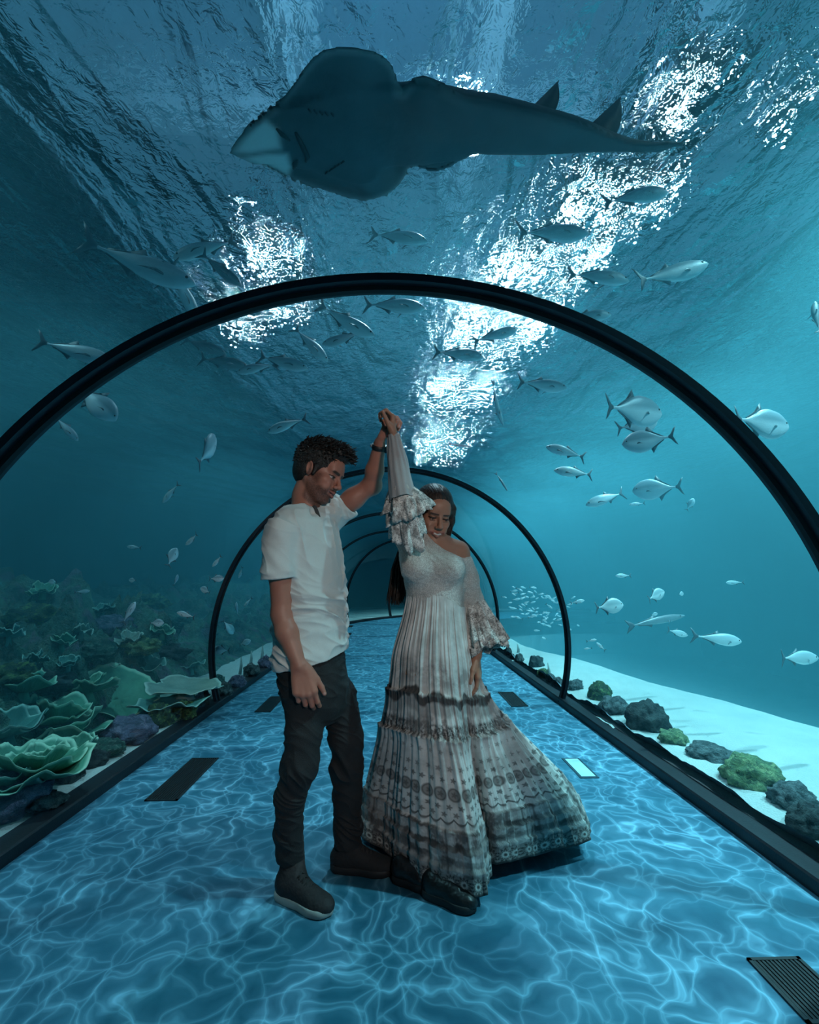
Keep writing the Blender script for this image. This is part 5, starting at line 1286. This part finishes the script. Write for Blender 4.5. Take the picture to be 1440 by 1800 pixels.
for x_ in (728, 786): S.ell(wp_(x_ + 4, 1000, 2.045), (.058, .050, .052), .03)
S.chain([wp_(762, 962, 2.12), w_sh_l], (.06, .050), .04); S.chain([wp_(755, 960, 2.12), w_sh_r], (.06, .052), .04)
S.chain([w_sh_r, (w_sh_r + w_el_r) / 2, w_el_r], (.050, .042, .037), .03); S.chain([w_el_r, w_el_r + (w_wr_r - w_el_r) * .35, w_wr_r], (.036, .035, .023), .02)
S.chain([w_sh_l, (w_sh_l + w_el_l) / 2, w_el_l], (.048, .040, .035), .03); S.chain([w_el_l, w_el_l + (w_wr_l - w_el_l) * .35, w_wr_l], (.035, .034, .023), .02)
S.chain([wp_(740, 1190, 2.16), wp_(738, 1330, 2.24), wp_(748, 1520, 2.26)], (.075, .05, .032), .02); S.chain([wp_(790, 1190, 2.16), wp_(795, 1330, 2.24), wp_(776, 1530, 2.19)], (.075, .05, .032), .02)
for hl, te, lg in ((atZ(742, 1570, 0), atZ(838, 1606, 0), wp_(776, 1530, 2.19)), (atZ(690, 1545, 0), atZ(760, 1566, 0), wp_(748, 1520, 2.26))): S.chain([lg, A(hl.lerp(te, .3)) + [0, 0, .05], A(hl.lerp(te, .68)) + [0, 0, .034]], (.030, .022, .015), .02)
wf = unit([.25, -.90, -.30]); WR = frame(wf, [.16, -.2, 1.0]); WO = wp_(761, 907, 2.10)
S.chain([wp_(764, 962, 2.14), WO + WR @ np.array([-.03, 0, -.02])], (.050, .048), .03)
WH = Head(S, WO, WR, .95, fem=True)
tipsC = hand(S, w_wr_r, unit([-.10, .02, 1]), [-1, -.1, 0], [0, -1, 0], .90, [(.70, 1.30, .9), (.75, 1.35, .9), (.8, 1.35, .9), (.8, 1.3, .9)], .05, thumb=(.8, .4, .45), thumb_curl=.5)
tipsD = hand(S, w_wr_l, unit([.05, -.05, -1]), [-.9, .3, 0], [-.3, -.95, 0], .92, [(.2, .35, .25), (.25, .35, .3), (.3, .4, .3), (.3, .45, .3)], .04, thumb=(.85, .45, .2), thumb_curl=.6)
def w_paint(V):
    rgb = skin_noise(V, (.33, .15, .095)); WH.paint(V, rgb, lip=(.31, .115, .09)); paint_nails(V, rgb, tipsC + tipsD, .92, (.55, .28, .25)); return rgb
woman, _ = obj_from(S, 'person', skin_m, None, None, w_paint, wb0)
tag(woman, 'smiling person in a long off white patterned dress twirling under the raised hand', 'person', 'couple dancing in the tunnel')
# bodice with sleeves
S = SDF((-.12, 1.80, 1.08), (.44, 2.40, 1.72), .003)
S.loft([rowz(1085, 766, .128, .100, WY, wyaw), rowz(1062, 766, .124, .098, WY, wyaw), rowz(1020, 764, .134, .108, WY, wyaw), rowz(990, 761, .146, .116, WY, wyaw), rowz(962, 757, .134, .098, WY, wyaw), rowz(940, 757, .09, .075, WY, wyaw)], .02)
for x_ in (728, 786): S.ell(wp_(x_ + 4, 1000, 2.045), (.066, .058, .060), .035)
S.chain([wp_(750, 962, 2.12), w_sh_r], (.07, .062), .04); S.chain([w_sh_r, (w_sh_r + w_el_r) / 2, w_el_r + (w_el_r - w_sh_r) * .05], (.062, .058, .040), .03)
S.chain([w_sh_l + [.014, 0, -.045], (w_sh_l + w_el_l) / 2 + [.004, 0, 0], w_el_l, w_el_l + (w_wr_l - w_el_l) * .3], (.056, .052, .048, .046), .025)
S.ell(wp_(788, 949, 2.09), (.115, .13, .055), .010, np.array(Matrix.Rotation(.55, 3, 'Y')), 's')
S.ell(WO + WR @ np.array([.0, 0, -.06]), (.07, .07, .08), .01, None, 's')
bod_m_n = NT('smocked_cotton'); t = bod_m_n; v = t.coord()
vo = t.n('TexVoronoi', {'Vector': v, 'Scale': 240}).outputs[0]
c = t.mix(t.ramp(t.noise(v, 9, 5, .6).outputs[0], [(.35, 0), (.65, 1)]), (.42, .40, .37), (.66, .64, .60)); c = t.mix(t.ramp(vo, [(.25, 0), (.6, .5)]), c, (.22, .20, .185))
bod_m = t.done(t.bsdf(c, .9, t.bump(vo, .45, .002)))
o, _ = obj_from(S, 'bodice', bod_m, woman, lambda V, g: .003 * pnoise(V * 26) + .0022 * pnoise(V * 75) - .004 * np.abs(pnoise(np.stack([V[:, 0] * 8, V[:, 1] * 8, V[:, 2] * 22 + V[:, 0] * 12], 1))), None, wb0)
# forearm sleeve of sheer pale cloth
shr_m = fabric('sheer_grey_cloth', (.26, .25, .25), (.42, .41, .41), 350)
ringc = []
fa = unit(w_wr_r - w_el_r); u_ = unit(np.cross(fa, [0, 1, 0])); v_ = np.cross(fa, u_)
for f, r in ((-.12, .052), (.05, .050), (.3, .047), (.55, .041), (.8, .034), (.97, .029), (1.0, .028), (.985, .0255)):
    p = w_el_r + (w_wr_r - w_el_r) * f
    ringc.append([p + (u_ * math.cos(a) + v_ * math.sin(a)) * (r + .0028 * math.sin(5 * a + f * 9) + .002 * math.sin(11 * a)) - wb0 for a in np.linspace(0, 2 * PI, 48, endpoint=False)])
link_mesh('forearm_sleeve', grid_np('forearm_sleeve', np.array(ringc), close_v=True), shr_m, woman)
mb = MB(); p = w_wr_r; q = [Vector(p + (u_ * math.cos(a) + v_ * math.sin(a)) * .0275 - wb0 + fa * .002) for a in np.linspace(0, 2 * PI, 33)]
mb.tube(q, .0028, 8, cap=False); mb.build('bracelet', simple('copper_bracelet', (.20, .06, .04), .4), woman)
# lace flounces
t = NT('lace'); v = t.coord()
hol = t.n('TexVoronoi', {'Vector': v, 'Scale': 200}).outputs[0]
c = t.mix(t.ramp(t.noise(v, 30, 4, .7).outputs[0], [(.40, 0), (.60, 1)]), (.26, .245, .23), (.74, .72, .68))
lace_s = t.bsdf(c, .9, t.bump(hol, .7, .002))
alp = t.ramp(hol, [(.28, 1), (.30, 1), (.62, 1), (.7, .2)])
lace_m2 = t.done(t.n('MixShader', {0: alp, 1: t.n('BsdfTransparent').outputs[0], 2: lace_s}).outputs[0])
def flounce(name, c0, axis, r0, r1, drop, n_r, amp, seed, mat, sag=.0, th=.0025, nA=150, nT=16, open_dir=None, stretch=0):
    """ruffled bell hung from a ring at c0, running along axis"""
    ax = unit(axis); u = unit(np.cross(ax, [0.1, 1, 0])); w = np.cross(ax, u); P = np.zeros((nT * 2, nA, 3))
    for j in range(nT):
        f = j / (nT - 1)
        for i in range(nA):
            a = 2 * PI * i / nA; nz = pnoise(np.array([[math.cos(a) * 2.5 + seed, math.sin(a) * 2.5, f * 1.2 + seed]]))[0]
            nz2 = pnoise(np.array([[math.cos(a) * 7 + seed, math.sin(a) * 7, f * 3]]))[0]
            dr = (u * math.cos(a) + w * math.sin(a))
            r = r0 + (r1 - r0) * f ** .8 + amp * f * (math.sin(n_r * a + seed * 2 + 3 * nz) * .6 + nz * 1.4 + nz2 * .8)
            L_ = drop * f * (1 + .25 * nz * f)
            if open_dir is not None: L_ = L_ * (1 + stretch * max(0, dr @ open_dir) ** 3)
            q = c0 + dr * r + ax * L_ + np.array([0, 0, -sag * f * f])
            P[j, i] = q - wb0; P[2 * nT - 1 - j, i] = q - dr * th - wb0
    return link_mesh(name, grid_np(name, P, close_v=True), mat, woman)
dn = unit(w_sh_r - w_el_r)
flounce('lace_flounce', w_el_r + fa * .060, -fa * .8 + dn * .5, .034, .084, .12, 9, .020, 1.3, lace_m2, .0)
flounce('lace_flounce', w_el_r + fa * .015, -fa * .5 + dn * .8 + np.array([.35, 0, -.2]), .050, .092, .085, 8, .022, 4.1, lace_m2, .02)
flounce('lace_flounce', w_el_r - fa * .01, dn + np.array([.12, -.15, -.6]), .048, .070, .14, 7, .016, 7.7, lace_m2, .03, open_dir=unit([.3, -1, 0]), stretch=.5)
wa_ = unit(w_wr_l - w_el_l)
flounce('lace_flounce', w_el_l - wa_ * .02, wa_ + np.array([.22, .05, 0]), .046, .095, .20, 8, .020, 2.2, lace_m2, .0)
flounce('lace_flounce', w_el_l + wa_ * .05, wa_ + np.array([.35, .05, 0]), .048, .085, .16, 9, .018, 5.5, lace_m2, .0)
# skirt
hem_px = [(626, 1452), (640, 1476), (672, 1494), (706, 1522), (742, 1547), (773, 1562), (805, 1571), (834, 1577), (862, 1575)]
hem = [A(atZ(x, y, .045)) for x, y in hem_px]
hem += [np.array([.392, 2.16, .05]), np.array([.395, 2.24, .06])]
hem += [A(atZ(x, y, .07)) for x, y in ((872, 1520), (905, 1513), (945, 1503), (984, 1492), (1012, 1486), (1036, 1479))]
hem += [np.array(q) for q in ((.955, 2.56, .12), (.86, 2.66, .12), (.70, 2.74, .08), (.50, 2.80, .06), (.28, 2.80, .05), (.08, 2.72, .05), (-.05, 2.62, .05), (-.135, 2.53, .05))]
hem = np.array(hem); NH = len(hem)
hs = np.concatenate([hem, hem[:1]]); sl = np.concatenate([[0], np.cumsum(np.linalg.norm(np.diff(hs, axis=0), axis=1))])
NU, NV = 420, 150
uu = np.linspace(0, sl[-1], NU, endpoint=False)
per = lambda k: np.stack([np.interp(uu, sl, hs[:, i]) for i in range(3)], 1)
HM = per(0)
for _ in range(6): HM = (np.roll(HM, 1, 0) + 2 * HM + np.roll(HM, -1, 0)) / 4
# waist ring, matched by angle so that no twist appears
cw = wp_(766, 1058); ang_h = np.unwrap(np.arctan2(HM[:, 1] - 2.30, HM[:, 0] - .27))
front = int(np.argmin(np.abs(HM[:, 0] - .27) + (HM[:, 1] > 2.4) * 9))
ang_w = -PI / 2 + (uu - uu[front]) / sl[-1] * 2 * PI
def seam_z(x): return np.interp(x, [-.03, .03, .10, .18, .25, .29], [1.120, 1.150, 1.185, 1.170, 1.135, 1.110])
WX = cw[0] + .128 * np.cos(ang_w); WYY = cw[1] + .100 * np.sin(ang_w)
WN = np.stack([WX, WYY, np.where(WYY < cw[1] + .03, seam_z(WX), 1.13)], 1)
hip = np.stack([wp_(762, 1150)[0] + .172 * np.cos(ang_w), WY + .02 + .150 * np.sin(ang_w)], 1)
vv = np.linspace(0, 1, NV); PZ = np.zeros((NV, NU, 3)); UV = np.zeros((NV, NU, 2))
un = uu / sl[-1]
cosa, sina = np.cos(un * 2 * PI), np.sin(un * 2 * PI)
for j, f in enumerate(vv):
    z = WN[:, 2] * (1 - f) + HM[:, 2] * f
    k1 = smoothstep(0, .26, f); hb = WN[:, :2] * (1 - k1) + hip * k1
    fl = np.clip((f - .14) / .86, 0, 1); s_ = fl ** 1.25 * .55 + .45 * smoothstep(.15, .95, fl)
    xy = hb * (1 - s_) + HM[:, :2] * s_
    nrm = xy - np.array([.27, 2.22]); nrm /= np.linalg.norm(nrm, axis=1)[:, None] + 1e-6
    w0 = pnoise(np.stack([cosa * 6, sina * 6, np.full(NU, f * .7)], 1)); w1 = pnoise(np.stack([cosa * 17, sina * 17, np.full(NU, f * 1.3 + 7)], 1)); w2 = pnoise(np.stack([cosa * 40, sina * 40, np.full(NU, f * 2 + 3)], 1))
    pl = .010 * w1 * smoothstep(0, .05, f) + (.030 * w0 + .018 * w1) * f + .0045 * w2 * smoothstep(.02, .1, f)
    tier = 0
    for tv, ta in ((.355, .012), (.50, .014), (.80, .010), (.86, .010), (.92, .010)):
        q = (f - tv); tier = tier + np.where(q > 0, ta * np.exp(-q / .035) * (1 + .8 * pnoise(np.stack([cosa * 55, sina * 55, np.full(NU, tv * 9)], 1))), 0)
    pl = pl + tier
    PZ[j, :, :2] = xy + nrm * pl[:, None]; PZ[j, :, 2] = z + .012 * w1 * f * (f > .3)
    UV[j, :, 0] = un; UV[j, :, 1] = f
# left outline of the skirt is nipped in towards the man
t = NT('patterned_cotton'); uv = t.n('UVMap').outputs[0]; sx = t.n('SeparateXYZ', {0: uv}); U_, V_ = sx.outputs[0], sx.outputs[1]
ob = t.coord()
nz = t.noise(t.mapping(uv, (30, 12, 1)), 1.0, 4, .6).outputs[0]; nzf = t.noise(t.mapping(uv, (150, 55, 1)), 1.0, 4, .7).outputs[0]
blot = t.ramp(t.noise(t.mapping(uv, (11, 9, 1)), 1.0, 5, .6).outputs[0], [(.40, 0), (.62, 1)])
Vw = t.math('ADD', V_, t.math('MULTIPLY', t.math('SUBTRACT', nz, .5), .035))
wl = t.noise(t.mapping(uv, (16, 4, 5)), 1.0, 3, .5).outputs[0]
Vww = t.math('ADD', V_, t.math('ADD', t.math('MULTIPLY', t.math('SUBTRACT', wl, .5), .11), t.math('MULTIPLY', t.math('SUBTRACT', nz, .5), .04)))
cream = t.mix(blot, (.62, .60, .57), (.40, .385, .365))
def band(V, a, b, soft=.004):
    u1 = t.n('MapRange', {'Value': V, 'From Min': a - soft, 'From Max': a + soft}, interpolation_type='SMOOTHSTEP').outputs[0]
    u2 = t.n('MapRange', {'Value': V, 'From Min': b - soft, 'From Max': b + soft}, interpolation_type='SMOOTHSTEP').outputs[0]
    return t.math('SUBTRACT', u1, u2)
def dots(n, vc, vs, r0, r1, off=0.0, petals=0, ring=None, inner=None):
    """a row of round motifs: n around the skirt at height vc; vs = size of one motif cell in v"""
    x = t.math('SUBTRACT', t.math('FRACT', t.math('ADD', t.math('MULTIPLY', U_, n), off)), .5)
    y = t.math('DIVIDE', t.math('SUBTRACT', V_, vc), vs)
    r = t.math('SQRT', t.math('ADD', t.math('MULTIPLY', x, x), t.math('MULTIPLY', y, y)))
    if petals:
        an = t.math('ARCTAN2', y, x); r = t.math('SUBTRACT', r, t.math('MULTIPLY', t.math('COSINE', t.math('MULTIPLY', an, petals)), r1 * .28))
    m = t.n('MapRange', {'Value': r, 'From Min': r1 - .07, 'From Max': r1 + .07, 'To Min': 1.0, 'To Max': 0.0}).outputs[0]
    if r0 > 0:
        mi = t.n('MapRange', {'Value': r, 'From Min': r0 - .04, 'From Max': r0 + .04}).outputs[0]; m = t.math('MULTIPLY', m, mi)
    return m
col = cream
ink = (.035, .030, .030); mid_ = (.17, .155, .145)
def over(m, c, a=1.0):
    global col
    col = t.mix(t.math('MULTIPLY', m, a, clamp=True), col, c)
grain = t.ramp(nzf, [(.38, 0), (.56, 1)])
over(t.math('MULTIPLY', band(Vw, .235, .33, .03), t.ramp(t.noise(t.mapping(uv, (14, 10, 3)), 1.0, 5, .65).outputs[0], [(.42, 0), (.58, 1)])), mid_, .75)
over(band(Vww, .345, .385, .008), ink, .95)
over(band(Vww, .385, .425, .01), mid_, .6)
over(t.math('MULTIPLY', band(Vw, .452, .505, .008), grain), ink, .95)
over(t.math('MULTIPLY', band(Vw, .43, .52, .01), t.ramp(nz, [(.5, 0), (.6, 1)])), mid_, .7)
over(dots(44, .545, .042, 0, .17, .2, 5), mid_, .7)
over(dots(44, .600, .042, 0, .19, .6, 5), ink, .6)
over(dots(50, .638, .036, 0, .21, .1, 5), ink, .75)
over(dots(42, .685, .050, 0, .43, 0), mid_, .8); over(dots(42, .685, .050, .36, .46, 0), ink, .75); over(dots(42, .685, .050, 0, .17, 0, 5), ink, .6)
over(dots(52, .727, .036, 0, .21, .3, 5), ink, .75); over(dots(52, .752, .036, 0, .21, .8, 5), ink, .7)
sc_ = t.math('ABSOLUTE', t.math('SINE', t.math('MULTIPLY', U_, PI * 50)))
over(band(t.math('SUBTRACT', V_, t.math('MULTIPLY', sc_, .014)), .764, .771, .002), ink, .85)
over(dots(50, .782, .030, 0, .22, .0, 0), mid_, .6)
patchy = t.ramp(t.noise(t.mapping(uv, (22, 9, 9)), 1.0, 3, .5).outputs[0], [(.42, .25), (.60, 1)])
big = t.noise(t.mapping(uv, (48, 14, 2)), 1.0, 3, .6).outputs[0]
Vr = t.math('ADD', V_, t.math('ADD', t.math('MULTIPLY', t.math('SUBTRACT', nzf, .5), .022), t.math('MULTIPLY', t.math('SUBTRACT', big, .5), .050)))
over(band(V_, .800, .985, .004), (.27, .25, .238), .7)
over(t.math('MULTIPLY', band(V_, .80, .945, .004), t.ramp(big, [(.52, 0), (.60, 1)])), (.09, .08, .078), .8)
over(t.math('MULTIPLY', band(V_, .80, .945, .004), t.ramp(big, [(.36, 1), (.44, 0)])), (.62, .60, .57), .75)
for a, b in ((.800, .810), (.846, .868), (.890, .912), (.936, .946)): over(t.math('MULTIPLY', band(Vr, a, b, .005), patchy), ink, .95)
colm = t.math('FRACT', t.math('MULTIPLY', U_, 34)); over(t.math('MULTIPLY', band(V_, .80, .94), t.n('MapRange', {'Value': t.math('ABSOLUTE', t.math('SUBTRACT', colm, .5)), 'From Min': .42, 'From Max': .5}).outputs[0]), ink, .7)
over(band(V_, .945, 1.01, .002), (.20, .185, .175), .85)
over(dots(60, .969, .046, .30, .46, 0, 12), ink, .95); over(dots(60, .969, .046, .12, .26, 0), (.58, .56, .52), .9); over(dots(60, .969, .046, 0, .11, 0), ink, .9)
over(band(V_, .991, 1.01, .002), ink, .9)
crinkle = t.noise(t.mapping(uv, (420, 18, 1)), 1.0, 3, .6).outputs[0]
sk_m = t.done(t.bsdf(col, .9, t.bump(crinkle, .5, .006), **{'Sheen Weight': .1}))
PS = PZ - wb0
inner = PS[::-1].copy(); ctr = np.array([.27, 2.25]) - wb0[:2]
dv = inner[:, :, :2] - ctr; inner[:, :, :2] -= dv / (np.linalg.norm(dv, axis=2)[:, :, None] + 1e-6) * .0035
sk = link_mesh('skirt', grid_np('skirt', np.concatenate([PS, inner]), close_v=True, uv=np.concatenate([UV, UV[::-1]])), sk_m, woman)
# shoes
shoe(woman, atZ(742, 1570, 0), atZ(838, 1606, 0), wp_(770, 1540, 2.1), wb0, simple('black_leather_shoe', (.010, .010, .011), .4), black_sole_m, wid=.042, high=False)
shoe(woman, atZ(690, 1545, 0), atZ(760, 1566, 0), wp_(745, 1520, 2.25), wb0, bpy.data.materials['black_leather_shoe'], black_sole_m, wid=.042, high=False)
# hair: cap plus long strands
S = SDF(WO - .2, WO + .2, HB)
def wq(c): return WH.P(c)
S.ell(wq((-.022, 0, .052)), np.array([.112, .090, .098]) * .95, 0, WR)
S.ell(wq((-.045, 0, -.01)), np.array([.082, .086, .105]) * .95, .02, WR)
for y in (1, -1): S.chain([wq((.03, y * .074, .05)), wq((.025, y * .082, -.01)), wq((.015, y * .080, -.075))], (.020, .017, .020), .015)
S.ell(wq((.112, 0, -.008)), np.array([.072, .056, .076]) * .95, .010, WR, 's')
S.ell(wq((.075, 0, -.075)), np.array([.075, .056, .070]) * .95, .010, WR, 's')
S.cone(wq((.11, 0, .118)), wq((-.03, 0, .156)), .005, .005, .006, 's')
wh_t = NT('long_dark_hair'); t = wh_t; v = t.coord()
st_ = t.noise(t.mapping(v, (160, 160, 14)), 1.0, 3, .6).outputs[0]
c = t.mix(t.ramp(st_, [(.4, 0), (.68, 1)]), (.008, .005, .004), (.050, .027, .018))
wh_m = t.done(t.bsdf(c, .42, t.bump(st_, .5, .003), Specular_IOR_Level=.3))
def wd(V, g):
    Lq = WH.loc(V); an = np.arctan2(Lq[:, 1], Lq[:, 2] - .02); return .0022 * pnoise(np.stack([Lq[:, 0] * 6, an * 26, Lq[:, 0] * 3], 1)) + .0012 * pnoise(np.stack([Lq[:, 0] * 10, an * 70, an * 0], 1))
o, _ = obj_from(S, 'hair', wh_m, woman, wd, None, wb0)
random.seed(8); mb = MB()
for i in range(300):
    a = random.gauss(0, 1); b = random.gauss(0, 1); ln = random.uniform(.75, 1.05)
    p0 = wq((-.085 + .02 * b * .5, .02 + .030 * a, -.02 + .03 * b)); 
    p1 = wp_(722 + 6 * a, 950 + 6 * b, 2.225 + .012 * b); p2 = wp_(702 + 6 * a, 1000, 2.23 + .014 * b); p3 = wp_(697 + 8.5 * a, 1000 + 62 * ln, 2.22 + .016 * b)
    mb.tube([Vector(q - wb0) for q in (p0, p1, (p1 + p2) / 2 + [0, .004, 0], p2, (p2 + p3) / 2 + [random.gauss(0, .004), 0, 0], p3)], [.0034, .0038, .0038, .0034, .0026, .0006], 5, cap=False)
for i in range(70):
    a = random.gauss(0, 1); b = random.gauss(0, 1)
    p0 = wq((.02 + .008 * b, .080 + .003 * a, .02)); p1 = wq((.012 + .01 * b, .086 + .004 * a, -.05)); p2 = wq((-.005 + .012 * b, .078 + .008 * a, -.115)); p3 = wq((-.05 + .012 * b, .060 + .01 * a, -.150))
    mb.tube([Vector(q - wb0) for q in (p0, p1, p2, p3)], [.0036, .0042, .0036, .001], 5, cap=False)
    p0 = wq((.02 + .008 * b, -.080 + .003 * a, .02)); p1 = wq((.004 + .01 * b, -.088 + .004 * a, -.05)); p2 = wq((-.03 + .012 * b, -.085 + .008 * a, -.125)); p3 = wp_(722 + 5 * a, 958, 2.2 + .01 * b)
    mb.tube([Vector(q - wb0) for q in (p0, p1, p2, p3)], [.0036, .0044, .004, .003], 5, cap=False)
mb.build('long_strands', wh_m, woman)
scene.view_settings.view_transform = 'Standard'; scene.view_settings.look = 'None'
scene.view_settings.exposure = 0.0; scene.view_settings.gamma = 1.0; scene.view_settings.use_curve_mapping = False
c = scene.cycles
c.use_denoising = True; c.use_adaptive_sampling = True; c.adaptive_threshold = 0.03; c.adaptive_min_samples = 16
c.max_bounces = 10; c.diffuse_bounces = 2; c.glossy_bounces = 3; c.transmission_bounces = 6; c.volume_bounces = 1; c.transparent_max_bounces = 24
c.caustics_reflective = False; c.caustics_refractive = False
c.sample_clamp_indirect = 6.0
